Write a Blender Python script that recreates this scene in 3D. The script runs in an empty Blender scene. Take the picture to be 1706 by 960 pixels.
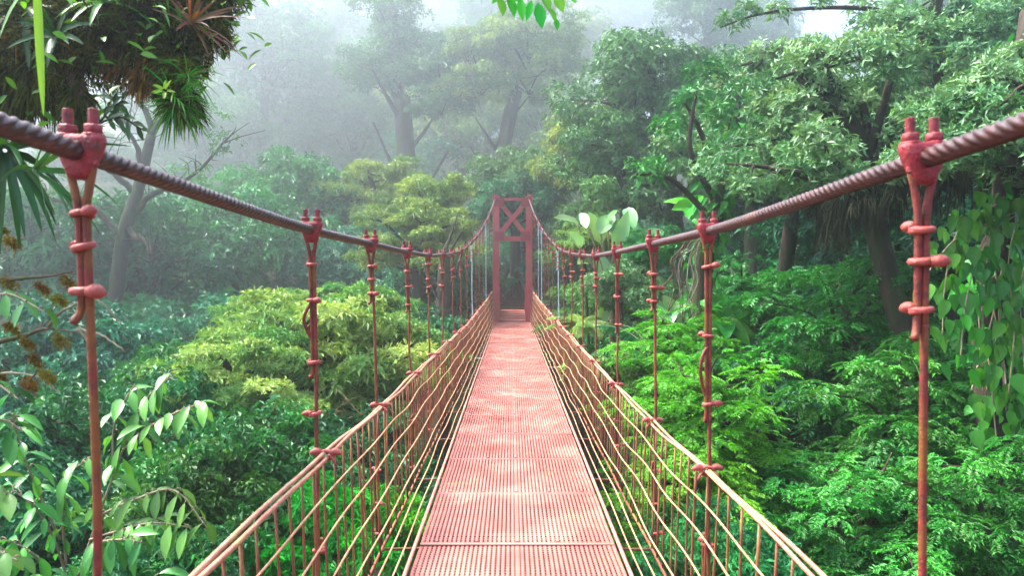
import bpy, math
import numpy as np
from mathutils import Vector

PI = math.pi
SC = bpy.context.scene
COL = SC.collection
F, CX, CY, EYE, PITCH = 1218.0, 853.0, 480.0, 1.69, math.radians(1.6)
FW = np.array([0, math.cos(PITCH), -math.sin(PITCH)])
UP = np.array([0, math.sin(PITCH), math.cos(PITCH)])
RT = np.array([1.0, 0, 0])
ZUP = np.array([0, 0, 1.0])


def at(px, py, Y):
    """the point of the place that stands Y metres ahead and is seen at that spot of the photograph"""
    d = FW + RT * ((px - CX) / F) + UP * ((CY - py) / F)
    return d * (Y / d[1]) + np.array([0, 0, EYE])


def nrm(a):
    a = np.asarray(a, float)
    return a / np.maximum(np.linalg.norm(a, axis=-1, keepdims=True), 1e-9)


# ------------------------------------------------------------------ mesh helper
class MB:
    def __init__(s):
        s.v, s.f, s.t, s.n = [], [], [], 0

    def add(s, v, faces, tint=0.5, smooth=True):
        v = np.asarray(v, float).reshape(-1, 3)
        s.v.append(v)
        t = np.asarray(tint, float)
        s.t.append(np.broadcast_to(t, (len(v),)) if t.ndim == 0 else t.reshape(-1))
        for f in (faces if isinstance(faces, list) else [faces]):
            f = np.asarray(f, int)
            if f.size:
                s.f.append((f + s.n, smooth))
        s.n += len(v)

    def mesh(s, name, mat):
        me = bpy.data.meshes.new(name)
        if not s.v:
            return me
        v = np.concatenate(s.v)
        me.vertices.add(len(v))
        me.vertices.foreach_set('co', v.astype(np.float32).ravel())
        lv = np.concatenate([f.ravel() for f, _ in s.f])
        ls = np.concatenate([np.full(len(f), f.shape[1]) for f, _ in s.f])
        sm = np.concatenate([np.full(len(f), k) for f, k in s.f])
        me.loops.add(len(lv))
        me.loops.foreach_set('vertex_index', lv.astype(np.int32))
        me.polygons.add(len(ls))
        me.polygons.foreach_set('loop_start', np.concatenate([[0], np.cumsum(ls)[:-1]]).astype(np.int32))
        me.update(calc_edges=True)
        me.polygons.foreach_set('use_smooth', sm.astype(bool))
        a = me.attributes.new('tint', 'FLOAT', 'POINT')
        a.data.foreach_set('value', np.concatenate(s.t).astype(np.float32))
        if mat:
            me.materials.append(mat)
        me.validate()
        return me

    def build(s, name, mat, parent=None):
        return link(name, s.mesh(name, mat), parent)


def link(name, me, parent=None):
    o = bpy.data.objects.new(name, me)
    COL.objects.link(o)
    if parent:
        o.parent = parent
    return o


def tag(o, label=None, cat=None, group=None, kind=None):
    for k, x in (('label', label), ('category', cat), ('group', group), ('kind', kind)):
        if x:
            o[k] = x
    return o


def empty(name, label, cat, loc=(0, 0, 0), group=None):
    o = bpy.data.objects.new(name, None)
    o.empty_display_size = 0.1
    COL.objects.link(o)
    o.location = Vector([float(c) for c in loc])
    return tag(o, label, cat, group)


def tube(mb, pts, r, sides=8, tint=0.5, lobes=0, pitch=0.17, depth=0.25, cap=True):
    pts = np.asarray(pts, float)
    n = len(pts)
    r = np.broadcast_to(np.asarray(r, float), (n,))
    T = np.gradient(pts, axis=0) if n > 2 else np.repeat((pts[1] - pts[0])[None], n, 0)
    T = nrm(T)
    ref = np.array([1.0, 0, 0]) if abs(T[0][2]) > 0.8 else ZUP
    N = np.zeros((n, 3))
    u = ref - T[0] * (ref @ T[0])
    N[0] = u / np.linalg.norm(u)
    for i in range(1, n):
        u = N[i - 1] - T[i] * (N[i - 1] @ T[i])
        N[i] = u / max(np.linalg.norm(u), 1e-9)
    B = np.cross(T, N)
    a = np.arange(sides) * 2 * PI / sides
    A = np.broadcast_to(a[None], (n, sides)).copy()
    rr = np.broadcast_to(r[:, None], (n, sides)).copy()
    if lobes:
        s = np.concatenate([[0], np.cumsum(np.linalg.norm(np.diff(pts, axis=0), axis=1))])
        A = A + (s / pitch * 2 * PI)[:, None]
        rr = rr * (1 - depth * (0.5 - 0.5 * np.abs(np.cos(lobes * a / 2)))[None] * 2)
    v = pts[:, None] + rr[..., None] * (np.cos(A)[..., None] * N[:, None] + np.sin(A)[..., None] * B[:, None])
    i = np.arange(n - 1)[:, None] * sides
    j = np.arange(sides)[None]
    k = (j + 1) % sides
    f = np.stack([i + j, i + k, i + sides + k, i + sides + j], -1).reshape(-1, 4)
    fs = [f]
    v = v.reshape(-1, 3)
    if cap:
        c0, c1 = len(v), len(v) + 1
        v = np.concatenate([v, pts[:1], pts[-1:]])
        jj, kk = np.arange(sides), (np.arange(sides) + 1) % sides
        fs.append(np.stack([np.full(sides, c0), kk, jj], -1))
        fs.append(np.stack([np.full(sides, c1), jj + (n - 1) * sides, kk + (n - 1) * sides], -1))
    t = np.asarray(tint, float)
    if t.ndim:
        t = np.repeat(t, sides)
        if cap:
            t = np.concatenate([t, t[:1], t[-1:]])
    mb.add(v, fs, t)


BOXF = np.array([[0, 3, 2, 1], [4, 5, 6, 7], [0, 1, 5, 4], [1, 2, 6, 5], [2, 3, 7, 6], [3, 0, 4, 7]])


def boxes(mb, c, hx, hy, hz, ax=None, tint=0.5):
    """many boxes at once: c (n,3), half sizes (n,) or scalars, ax = optional 3x3 axes"""
    c = np.atleast_2d(np.asarray(c, float))
    n = len(c)
    s = np.array([[-1, -1, -1], [1, -1, -1], [1, 1, -1], [-1, 1, -1], [-1, -1, 1], [1, -1, 1], [1, 1, 1], [-1, 1, 1]], float)
    h = np.stack([np.broadcast_to(x, (n,)) for x in (hx, hy, hz)], -1)
    off = s[None] * h[:, None]
    if ax is not None:
        off = off @ np.asarray(ax, float)
    v = (c[:, None] + off).reshape(-1, 3)
    f = (np.arange(n)[:, None, None] * 8 + BOXF[None]).reshape(-1, 4)
    mb.add(v, f, tint, smooth=False)


def beam(mb, p, q, w, h, tint=0.5, side=(0, 1, 0)):
    p, q = np.asarray(p, float), np.asarray(q, float)
    d = q - p
    L = np.linalg.norm(d)
    d = d / L
    s = np.asarray(side, float)
    s = nrm(s - d * (s @ d))
    boxes(mb, (p + q) / 2, L / 2, w / 2, h / 2, np.array([d, s, np.cross(d, s)]), tint)


def spline(P, n):
    """Catmull-Rom through the points"""
    P = np.asarray(P, float)
    if len(P) == 2:
        return P[0] + (P[1] - P[0]) * np.linspace(0, 1, n)[:, None]
    Q = np.concatenate([[2 * P[0] - P[1]], P, [2 * P[-1] - P[-2]]])
    u = np.linspace(0, len(P) - 1 - 1e-6, n)
    i = u.astype(int)
    t = (u - i)[:, None]
    a, b, c, d = Q[i], Q[i + 1], Q[i + 2], Q[i + 3]
    return 0.5 * (2 * b + (c - a) * t + (2 * a - 5 * b + 4 * c - d) * t ** 2 + (3 * b - a - 3 * c + d) * t ** 3)


# ------------------------------------------------------------------ materials
def mat(name):
    m = bpy.data.materials.new(name)
    m.use_nodes = True
    nt = m.node_tree
    nt.nodes.clear()
    return m, nt, nt.nodes.new('ShaderNodeOutputMaterial')


def nd(nt, typ, **kw):
    n = nt.nodes.new(typ)
    for k, v in kw.items():
        if k in n.inputs:
            n.inputs[k].default_value = v
        else:
            setattr(n, k, v)
    return n


def mixc(nt, fac, a, b, mode='MIX'):
    m = nt.nodes.new('ShaderNodeMix')
    m.data_type = 'RGBA'
    m.blend_type = mode
    for sock, x in ((m.inputs[0], fac), (m.inputs[6], a), (m.inputs[7], b)):
        if hasattr(x, 'is_linked') or hasattr(x, 'links'):
            nt.links.new(x, sock)
        elif isinstance(x, (int, float)):
            sock.default_value = x
        else:
            sock.default_value = (*x, 1)
    return m.outputs[2]


def ramp(nt, src, lo, hi):
    r = nt.nodes.new('ShaderNodeMapRange')
    r.inputs[1].default_value, r.inputs[2].default_value = lo, hi
    nt.links.new(src, r.inputs[0])
    return r.outputs[0]


def noise(nt, scale, detail=4, coord=None, rough=0.55):
    n = nd(nt, 'ShaderNodeTexNoise', Scale=scale, Detail=detail, Roughness=rough)
    if coord is not None:
        nt.links.new(coord, n.inputs['Vector'])
    return n.outputs['Fac']


def leaf_mat(name, dark, light, alt, rough=0.5, trans=0.2, spec=0.3, tcol=None, hue=0.03):
    m, nt, out = mat(name)
    at_ = nd(nt, 'ShaderNodeAttribute', attribute_name='tint')
    oi = nd(nt, 'ShaderNodeObjectInfo')
    tc = nd(nt, 'ShaderNodeTexCoord')
    c = mixc(nt, at_.outputs['Fac'], dark, light)
    nz = ramp(nt, noise(nt, 0.9, 3, tc.outputs['Object']), 0.5, 0.72)
    c = mixc(nt, nz, c, alt)
    hs = nd(nt, 'ShaderNodeHueSaturation')
    mr = nd(nt, 'ShaderNodeMapRange')
    mr.inputs[3].default_value, mr.inputs[4].default_value = 0.5 - hue, 0.5 + hue
    nt.links.new(oi.outputs['Random'], mr.inputs[0])
    nt.links.new(mr.outputs[0], hs.inputs['Hue'])
    nt.links.new(c, hs.inputs['Color'])
    c = hs.outputs['Color']
    p = nd(nt, 'ShaderNodeBsdfPrincipled', Roughness=rough)
    p.inputs['Specular IOR Level'].default_value = spec
    nt.links.new(c, p.inputs['Base Color'])
    t = nd(nt, 'ShaderNodeBsdfTranslucent')
    tt = mixc(nt, 1.0, c, tcol or (1.35, 1.25, 0.55), 'MULTIPLY')
    nt.links.new(tt, t.inputs['Color'])
    mx = nd(nt, 'ShaderNodeMixShader')
    mx.inputs[0].default_value = trans
    nt.links.new(p.outputs[0], mx.inputs[1])
    nt.links.new(t.outputs[0], mx.inputs[2])
    nt.links.new(mx.outputs[0], out.inputs['Surface'])
    return m


def rough_mat(name, a, b, c=None, scale=6, cscale=2.5, clo=0.55, chi=0.7, rough=0.6, bump=0.0, bscale=40, spec=0.4, stretch=None, obj=True):
    m, nt, out = mat(name)
    tc = nd(nt, 'ShaderNodeTexCoord')
    co = tc.outputs['Object']
    if stretch:
        mp = nd(nt, 'ShaderNodeMapping')
        mp.inputs['Scale'].default_value = stretch
        nt.links.new(co, mp.inputs['Vector'])
        co = mp.outputs[0]
    col = mixc(nt, ramp(nt, noise(nt, scale, 6, co), 0.35, 0.65), a, b)
    if c:
        col = mixc(nt, ramp(nt, noise(nt, cscale, 5, co), clo, chi), col, c)
    p = nd(nt, 'ShaderNodeBsdfPrincipled', Roughness=rough)
    p.inputs['Specular IOR Level'].default_value = spec
    nt.links.new(col, p.inputs['Base Color'])
    rr = ramp(nt, noise(nt, scale * 2, 3, co), 0.2, 0.8)
    mr = nd(nt, 'ShaderNodeMapRange')
    mr.inputs[3].default_value, mr.inputs[4].default_value = max(rough - 0.12, 0.05), min(rough + 0.15, 1)
    nt.links.new(rr, mr.inputs[0])
    nt.links.new(mr.outputs[0], p.inputs['Roughness'])
    if bump:
        b_ = nd(nt, 'ShaderNodeBump', Strength=1.0, Distance=bump)
        nt.links.new(noise(nt, bscale, 6, co), b_.inputs['Height'])
        nt.links.new(b_.outputs[0], p.inputs['Normal'])
    nt.links.new(p.outputs[0], out.inputs['Surface'])
    return m


M = {}
M['clamp'] = rough_mat('clamp_red_paint', (.33, .024, .034), (.20, .016, .022), (.085, .028, .018), scale=32, cscale=22, clo=.52, chi=.70, rough=.5, bump=.004, bscale=110)
M['rod'] = rough_mat('hanger_rust_paint', (.22, .026, .018), (.10, .018, .012), (.20, .062, .014), scale=34, cscale=9, clo=.46, chi=.60, rough=.6, bump=.003, bscale=140)
M['thin'] = rough_mat('thin_rod_rust', (.25, .065, .028), (.13, .035, .018), (.28, .14, .04), scale=5, cscale=3, clo=.5, chi=.65, rough=.6)
M['tie'] = rough_mat('wire_tie_paint', (.40, .07, .055), (.28, .045, .04), (.20, .06, .03), scale=40, cscale=24, rough=.55, bump=.003, bscale=130)
M['cable'] = rough_mat('steel_cable_maroon', (.060, .017, .016), (.035, .012, .012), (.09, .035, .025), scale=20, cscale=6, clo=.55, chi=.75, rough=.42, spec=.5)
M['rail'] = rough_mat('handrail_faded_paint', (.50, .22, .14), (.36, .13, .085), (.46, .29, .10), scale=14, cscale=3.2, clo=.54, chi=.70, rough=.55, bump=.001, bscale=90)
M['wire'] = rough_mat('side_wire_faded_paint', (.54, .27, .15), (.38, .16, .085), (.48, .34, .15), scale=11, cscale=2.5, clo=.5, chi=.65, rough=.55)
def deck_mat():
    m, nt, out = mat('deck_faded_red_paint')
    tc = nd(nt, 'ShaderNodeTexCoord')
    co = tc.outputs['Object']
    at_ = nd(nt, 'ShaderNodeAttribute', attribute_name='tint')
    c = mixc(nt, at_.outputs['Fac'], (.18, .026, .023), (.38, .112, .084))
    c = mixc(nt, ramp(nt, noise(nt, 1.7, 6, co), .48, .70), c, (.46, .19, .14))       # rubbed paint
    c = mixc(nt, ramp(nt, noise(nt, 7, 6, co, .7), .60, .76), c, (.33, .085, .06))      # rust bloom
    c = mixc(nt, ramp(nt, noise(nt, 2.3, 5, co), .63, .80), c, (.47, .27, .09))        # algae
    c = mixc(nt, ramp(nt, noise(nt, 38, 3, co), .66, .74), c, (.16, .05, .035))        # specks
    oi = nd(nt, 'ShaderNodeObjectInfo')
    mr = nd(nt, 'ShaderNodeMapRange')
    mr.inputs[3].default_value, mr.inputs[4].default_value = .86, 1.1
    nt.links.new(oi.outputs['Random'], mr.inputs[0])
    hs = nd(nt, 'ShaderNodeHueSaturation')
    nt.links.new(mr.outputs[0], hs.inputs['Value'])
    nt.links.new(c, hs.inputs['Color'])
    p = nd(nt, 'ShaderNodeBsdfPrincipled')
    p.inputs['Specular IOR Level'].default_value = .55
    nt.links.new(hs.outputs[0], p.inputs['Base Color'])
    r = nd(nt, 'ShaderNodeMapRange')
    r.inputs[3].default_value, r.inputs[4].default_value = .28, .6
    nt.links.new(ramp(nt, noise(nt, 2.8, 4, co), .3, .7), r.inputs[0])
    nt.links.new(r.outputs[0], p.inputs['Roughness'])
    b_ = nd(nt, 'ShaderNodeBump', Strength=1.0, Distance=.0012)
    nt.links.new(noise(nt, 120, 4, co), b_.inputs['Height'])
    nt.links.new(b_.outputs[0], p.inputs['Normal'])
    nt.links.new(p.outputs[0], out.inputs['Surface'])
    return m


M['deck'] = deck_mat()
M['stringer'] = rough_mat('edge_angle_paint', (.54, .22, .16), (.42, .14, .11), (.48, .30, .13), scale=5, cscale=2, rough=.5)
M['tower'] = rough_mat('tower_red_paint', (.42, .045, .055), (.34, .035, .045), (.30, .08, .05), scale=2, cscale=1.2, rough=.5)
M['galv'] = rough_mat('galvanised_wire', (.45, .5, .52), (.36, .4, .42), scale=5, rough=.4)
M['bark'] = rough_mat('bark_mossy', (.055, .038, .026), (.028, .02, .015), (.035, .05, .014), scale=5, cscale=1.6, clo=.5, chi=.65, rough=.85, bump=.02, bscale=14, spec=.2, stretch=(1, 1, .35))
M['bark_pale'] = rough_mat('bark_pale_brown', (.15, .095, .06), (.08, .05, .033), (.06, .07, .02), scale=8, cscale=3, rough=.85, bump=.01, bscale=30, spec=.2, stretch=(1, 1, .3))
M['twig'] = rough_mat('twig_pale', (.30, .24, .15), (.20, .15, .09), (.16, .17, .06), scale=14, cscale=5, rough=.7)
M['moss'] = leaf_mat('dark_moss', (.010, .012, .003), (.12, .15, .014), (.07, .045, .012), rough=.85, trans=.15, spec=.1)
M['moss_orange'] = leaf_mat('orange_moss', (.10, .055, .010), (.32, .19, .02), (.15, .13, .02), rough=.85, trans=.15, spec=.1)
M['moss_hang'] = leaf_mat('hanging_moss', (.010, .012, .008), (.045, .05, .025), (.03, .03, .015), rough=.9, trans=.1, spec=.1)
M['root'] = rough_mat('aerial_root', (.34, .26, .19), (.22, .16, .11), scale=12, rough=.7)
M['ground'] = rough_mat('forest_soil', (.030, .022, .014), (.016, .013, .009), (.018, .030, .010), scale=1.5, cscale=.6, clo=.42, chi=.6, rough=.95, spec=.1, bump=.05, bscale=6)
M['path'] = rough_mat('path_wet_earth', (.050, .034, .026), (.03, .022, .018), scale=3, rough=.7, bump=.01, bscale=20)
M['step'] = rough_mat('step_timber', (.085, .05, .034), (.05, .032, .022), scale=4, rough=.8)
L = {}
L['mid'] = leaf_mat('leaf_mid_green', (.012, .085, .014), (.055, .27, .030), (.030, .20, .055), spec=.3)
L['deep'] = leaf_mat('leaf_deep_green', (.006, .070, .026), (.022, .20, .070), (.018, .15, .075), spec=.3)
L['bright'] = leaf_mat('leaf_bright_green', (.014, .20, .006), (.085, .42, .012), (.040, .30, .018), trans=.28, spec=.25)
L['spray'] = leaf_mat('leaf_spray_green', (.008, .115, .016), (.040, .32, .030), (.025, .24, .050), trans=.22, spec=.3)
L['yellow'] = leaf_mat('leaf_yellow_green', (.05, .20, .03), (.36, .50, .13), (.16, .38, .09), trans=.24, hue=.012, spec=.3)
L['pale'] = leaf_mat('leaf_pale_glossy', (.030, .14, .045), (.20, .37, .14), (.10, .29, .09), rough=.45, spec=.35, hue=.012)
L['hazy'] = leaf_mat('leaf_far_green', (.020, .10, .028), (.10, .25, .055), (.05, .19, .06), hue=.02, spec=.3)
L['far_yellow'] = leaf_mat('leaf_far_yellow', (.07, .17, .02), (.28, .38, .06), (.14, .26, .06), hue=.015, spec=.3)
L['hero'] = leaf_mat('leaf_waxy_large', (.028, .15, .026), (.11, .33, .05), (.07, .26, .05), rough=.36, spec=.42, trans=.25)
L['heart'] = leaf_mat('leaf_heart_vine', (.008, .09, .010), (.045, .27, .018), (.025, .18, .025), rough=.34, trans=.38)
L['giant'] = leaf_mat('leaf_giant_pale', (.05, .24, .06), (.26, .46, .18), (.12, .34, .10), rough=.3, spec=.6, trans=.35)
L['strap'] = leaf_mat('leaf_strap_green', (.015, .12, .008), (.075, .33, .012), (.05, .22, .02), rough=.35, trans=.35)
L['strap_dark'] = leaf_mat('leaf_strap_dark', (.006, .045, .008), (.022, .12, .014), (.02, .08, .02), rough=.35)
L['strap_lime'] = leaf_mat('leaf_strap_lime', (.13, .32, .01), (.30, .48, .02), (.22, .38, .02), rough=.35, trans=.4)
L['red'] = leaf_mat('leaf_bromeliad_red', (.05, .05, .012), (.20, .06, .02), (.08, .09, .02), rough=.4, trans=.35, tcol=(1.3, .9, .5))
L['cover'] = leaf_mat('ground_cover_leaf', (.006, .05, .012), (.025, .14, .03), (.02, .09, .03), spec=.2)

# ------------------------------------------------------------------ leaf builders
def frame(D, Nw):
    D = nrm(D)
    S = nrm(np.cross(D, Nw))
    return D, S, np.cross(S, D)


def leaves_lo(mb, P, D, Nw, Ln, W, tint, droop=0.15, fold=0.18):
    """folded four-corner leaves, all arrays (n,3) / (n,)"""
    n = len(P)
    D, S, N = frame(D, Nw)
    Ln = np.broadcast_to(Ln, (n,))[:, None]
    W = np.broadcast_to(W, (n,))[:, None]
    mid = P + D * Ln * .45
    a = mid + S * W * .5 + N * W * fold
    b = mid - S * W * .5 + N * W * fold
    tip = P + D * Ln - ZUP * Ln * droop
    v = np.stack([P, a, tip, b], 1).reshape(-1, 3)
    i = np.arange(n)[:, None] * 4
    f = np.concatenate([i + np.array([[0, 2, 1]]), i + np.array([[0, 3, 2]])])
    mb.add(v, f, np.repeat(np.broadcast_to(tint, (n,)), 4), smooth=False)


PROF = {
    'ell': [(0, .06), (.18, .62), (.42, 1.0), (.68, .82), (.88, .36), (1, 0)],
    'lance': [(0, .08), (.15, .6), (.35, 1.0), (.65, .7), (.88, .25), (1, 0)],
    'heart': [(-.14, .42), (.02, .92), (.22, 1.0), (.5, .78), (.78, .36), (1, 0)],
    'strap': [(0, .9), (.25, 1.0), (.5, .95), (.75, .7), (.92, .32), (1, 0)],
    'giant': [(-.1, .30), (.06, .8), (.3, 1.0), (.58, .86), (.82, .46), (1, .0)],
}


def leaves_hi(mb, P, D, Nw, Ln, W, tint, droop=.3, fold=.2, prof='ell', rng=None, wave=.0):
    """curved many-row leaves with a folded midrib"""
    n = len(P)
    D, S, N = frame(D, Nw)
    Ln = np.broadcast_to(Ln, (n,)).astype(float)
    W = np.broadcast_to(W, (n,)).astype(float)
    dr = np.broadcast_to(droop, (n,)).astype(float)
    pr = PROF[prof]
    nr = len(pr)
    rows = []
    pos = P.copy()
    d = D.copy()
    nn = N.copy()
    prev = 0.0
    for k, (t, w) in enumerate(pr):
        step = (t - prev) if k else t
        prev = t
        # bend the direction downwards as one goes along
        if k:
            d = nrm(d - ZUP * (dr * max(step, 0) * 2.0)[:, None])
            nn = np.cross(S, d)
        pos = pos + d * (Ln * step)[:, None]
        hw = (W * w * .5)[:, None]
        wv = 0.0
        if wave and rng is not None:
            wv = rng.normal(0, wave, (n, 1)) * W[:, None]
        rows.append(np.stack([pos + S * hw + nn * (hw * fold * 2 + wv), pos, pos - S * hw + nn * (hw * fold * 2 - wv)], 1))
    v = np.stack(rows, 1)  # n, nr, 3, 3
    idx = np.arange(n)[:, None, None] * nr * 3
    r = np.arange(nr - 1)[None, :, None] * 3
    c = np.arange(2)[None, None, :]
    b = idx + r + c
    f = np.stack([b, b + 3, b + 4, b + 1], -1).reshape(-1, 4)
    tt = np.repeat(np.broadcast_to(tint, (n,)), nr * 3).reshape(-1, 3) + np.array([[0, .3, .08]])
    mb.add(v.reshape(-1, 3), f, np.clip(tt, 0, 1.2).ravel())


def unit(rng, n):
    return nrm(rng.normal(size=(n, 3)))


def clump_leaves(mb, rng, C, R, twigs, lpt, Ln, W, flat=.6, style='rosette', elev=.35, droop=.2, top=.25, tspread=.25):
    """leaves of a crown: twigs end on the domes round each clump centre C (radius R); rosettes or flat pinnate sprays sit on the ends"""
    nC = len(C)
    n = nC * twigs
    ci = np.repeat(np.arange(nC), twigs)
    d = unit(rng, n)
    d[:, 2] = np.abs(d[:, 2]) * np.where(rng.random(n) < top, -1, 1)
    d = nrm(d)
    rad = R[ci] * (.35 + .65 * rng.random(n) ** .6)
    off = d * rad[:, None]
    off[:, 2] *= flat
    tip = C[ci] + off
    ctint = rng.normal(.45, tspread, nC)[ci]
    if style == 'rosette':
        ax = nrm(d * np.array([1, 1, .5]) + np.array([0, 0, .55]) + rng.normal(0, .3, (n, 3)))
        m = n * lpt
        ti = np.repeat(np.arange(n), lpt)
        ph = rng.random(m) * 2 * PI
        _, S, B = frame(ax, np.broadcast_to(np.array([.3, .9, .1]), (n, 3)) + rng.normal(0, .2, (n, 3)))
        el = elev + rng.normal(0, .25, m)
        rd = np.cos(ph)[:, None] * S[ti] + np.sin(ph)[:, None] * B[ti]
        D = nrm(rd * np.cos(el)[:, None] + ax[ti] * np.sin(el)[:, None])
        Nw = ax[ti] + rng.normal(0, .25, (m, 3))
        sc = rng.uniform(.65, 1.25, m)
        P = tip[ti] + rng.normal(0, .25, (m, 3)) * Ln
        leaves_lo(mb, P, D, Nw, Ln * sc, W * sc, np.clip(ctint[ti] + rng.normal(0, .2, m), 0, 1), droop)
    else:
        h = d * np.array([1, 1, 0.15]) + rng.normal(0, .45, (n, 3)) * np.array([1, 1, .25])
        h = nrm(h)
        side = nrm(np.cross(h, ZUP + rng.normal(0, .22, (n, 3))))
        nor = np.cross(side, h)
        k = np.arange(lpt)
        t = (k // 2 + 1) / (lpt / 2)
        sg = np.where(k % 2 == 0, 1, -1)
        rl = Ln * 2.6 * rng.uniform(.7, 1.3, n)
        P = (tip[:, None] + h[:, None] * (rl[:, None] * t[None])[..., None] - ZUP * (rl[:, None] * (t[None] ** 2) * droop * 1.2)[..., None]).reshape(-1, 3)
        D = (h[:, None] * .62 + side[:, None] * sg[None, :, None] * .9 - ZUP * droop * t[None, :, None] * .8).reshape(-1, 3)
        m = n * lpt
        D = D + rng.normal(0, .14, (m, 3))
        Nw = np.repeat(nor, lpt, 0) + rng.normal(0, .18, (m, 3))
        sc = rng.uniform(.75, 1.2, m) * np.tile(1 - .45 * (t - .4) ** 2, n)
        tt = np.repeat(ctint + rng.normal(0, .12, n), lpt)
        leaves_lo(mb, P, D, Nw, Ln * sc, W * sc, np.clip(tt + rng.normal(0, .1, m), 0, 1), droop * .6)


PROTO = {}


def make_proto(key, seed, R, Hc, nl, nsub, cr, twigs, lpt, Ln, W, style='rosette', flat=.6, elev=.35, droop=.2, top=.25, lim=.10, layered=False, inner=0.35):
    """a crown with its limbs round a junction at the origin: returns (limb mesh maker, leaf mesh builder)"""
    rng = np.random.default_rng(seed)
    limbs, lv = MB(), MB()
    C, CR = [], []
    for i in range(nl):
        az = 2 * PI * (i * .381966 + rng.uniform(-.06, .06))
        e = rng.uniform(.02, 1.0)
        if layered:
            e = (i + .5) / nl
        z = Hc * (.08 + .9 * e)
        rr = R * math.sqrt(max(.08, 1 - (e * .95) ** 2)) * rng.uniform(.62, 1.0)
        end = np.array([math.cos(az) * rr, math.sin(az) * rr, z])
        b0 = np.array([0, 0, Hc * max(0, e * .55 - .1)])
        midp = b0 + (end - b0) * .5 + np.array([0, 0, Hc * .10]) + rng.normal(0, R * .07, 3)
        pts = spline([b0, midp, end], 9)
        tube(limbs, pts, np.linspace(lim, lim * .18, 9) * rng.uniform(.6, 1.1), 6)
        C.append(end)
        CR.append(cr * rng.uniform(.75, 1.3))
        for k in range(nsub):
            t = rng.uniform(inner, .95)
            p0 = pts[int(t * 8)]
            d = unit(rng, 1)[0] * np.array([1, 1, .55 if not layered else .2])
            e2 = p0 + d * cr * rng.uniform(1.0, 2.0)
            e2[2] = max(e2[2], -.05 * Hc)
            tube(limbs, spline([p0, (p0 + e2) / 2 + rng.normal(0, .08 * cr, 3), e2], 5), np.linspace(lim * .35, lim * .1, 5), 5)
            C.append(e2)
            CR.append(cr * rng.uniform(.55, 1.1))
    clump_leaves(lv, rng, np.array(C), np.array(CR), twigs, lpt, Ln, W, flat, style, elev, droop, top)
    PROTO[key] = (limbs, lv, Hc, R, lim)


make_proto('far_a', 11, 6, 9, 15, 5, 1.45, 62, 5, .33, .15, flat=.62)
make_proto('far_b', 12, 6, 8, 13, 6, 1.6, 58, 5, .36, .15, flat=.5, droop=.35)
make_proto('far_c', 13, 5, 10, 16, 5, 1.2, 64, 5, .30, .13, flat=.7)
make_proto('mid_a', 21, 3.4, 4.2, 13, 5, .80, 46, 6, .25, .095)
make_proto('mid_b', 22, 3.2, 4.6, 12, 6, .74, 46, 6, .27, .095, flat=.45, droop=.3)
make_proto('mid_c', 23, 3.6, 3.8, 14, 5, .82, 46, 6, .22, .09, flat=.7)
make_proto('ros', 31, 2.7, 2.9, 19, 4, .50, 40, 8, .17, .055, flat=.34, elev=.45, top=.10, layered=True)
make_proto('lance', 41, 3.2, 3.0, 19, 7, .44, 36, 7, .15, .048, flat=.6, elev=.45, droop=.08, top=.15)
make_proto('spray_a', 51, 2.6, 4.4, 16, 4, .62, 26, 14, .145, .052, style='spray', flat=.28, droop=.3, layered=True)
make_proto('spray_b', 52, 2.2, 3.6, 15, 5, .52, 26, 14, .125, .044, style='spray', flat=.3, droop=.22, layered=True)
make_proto('bush', 61, 1.25, 1.4, 12, 5, .30, 40, 7, .10, .042, flat=.65, lim=.03)
make_proto('bush_lance', 62, 1.1, 1.1, 11, 5, .28, 36, 8, .13, .034, flat=.6, elev=.5, lim=.03)


def ground_h(x, y):
    x, y = np.asarray(x, float), np.asarray(y, float)
    ss = lambda a, b, t: (lambda u: u * u * (3 - 2 * u))(np.clip((t - a) / (b - a), 0, 1))
    bot = -11.5
    far = ss(13, 27.5, y)
    near = 1 - ss(-9, 2, y)
    z = bot + (-.6 - bot) * np.maximum(far, near * .95)
    z = z + np.maximum(y - 29, 0) * .17 * ss(28, 60, y)
    z = z + np.maximum(np.abs(x) - 9, 0) * .10
    b = .5 * np.sin(x * .31 + 1) * np.cos(y * .27) + .3 * np.sin(x * .8 + y * .6)
    onpath = np.exp(-(x / 1.6) ** 2) * ss(20, 26, y)
    return z + b * (1 - onpath)


PMESH = {}


def pm(key, leafkey):
    limbs, lv, Hc, R, lim = PROTO[key]
    k = (key, leafkey)
    if k not in PMESH:
        if (key, 0) not in PMESH:
            PMESH[(key, 0)] = limbs.mesh('branches', M['bark'])
        if (key, 1) not in PMESH:
            PMESH[(key, 1)] = lv.mesh('crown', L[leafkey])
            PMESH[k] = PMESH[(key, 1)]
        else:
            me = PMESH[(key, 1)].copy()
            me.materials.clear()
            me.materials.append(L[leafkey])
            PMESH[k] = me
    return PMESH[(key, 0)], PMESH[k], Hc, R, lim


TREE_N = [0]


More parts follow.
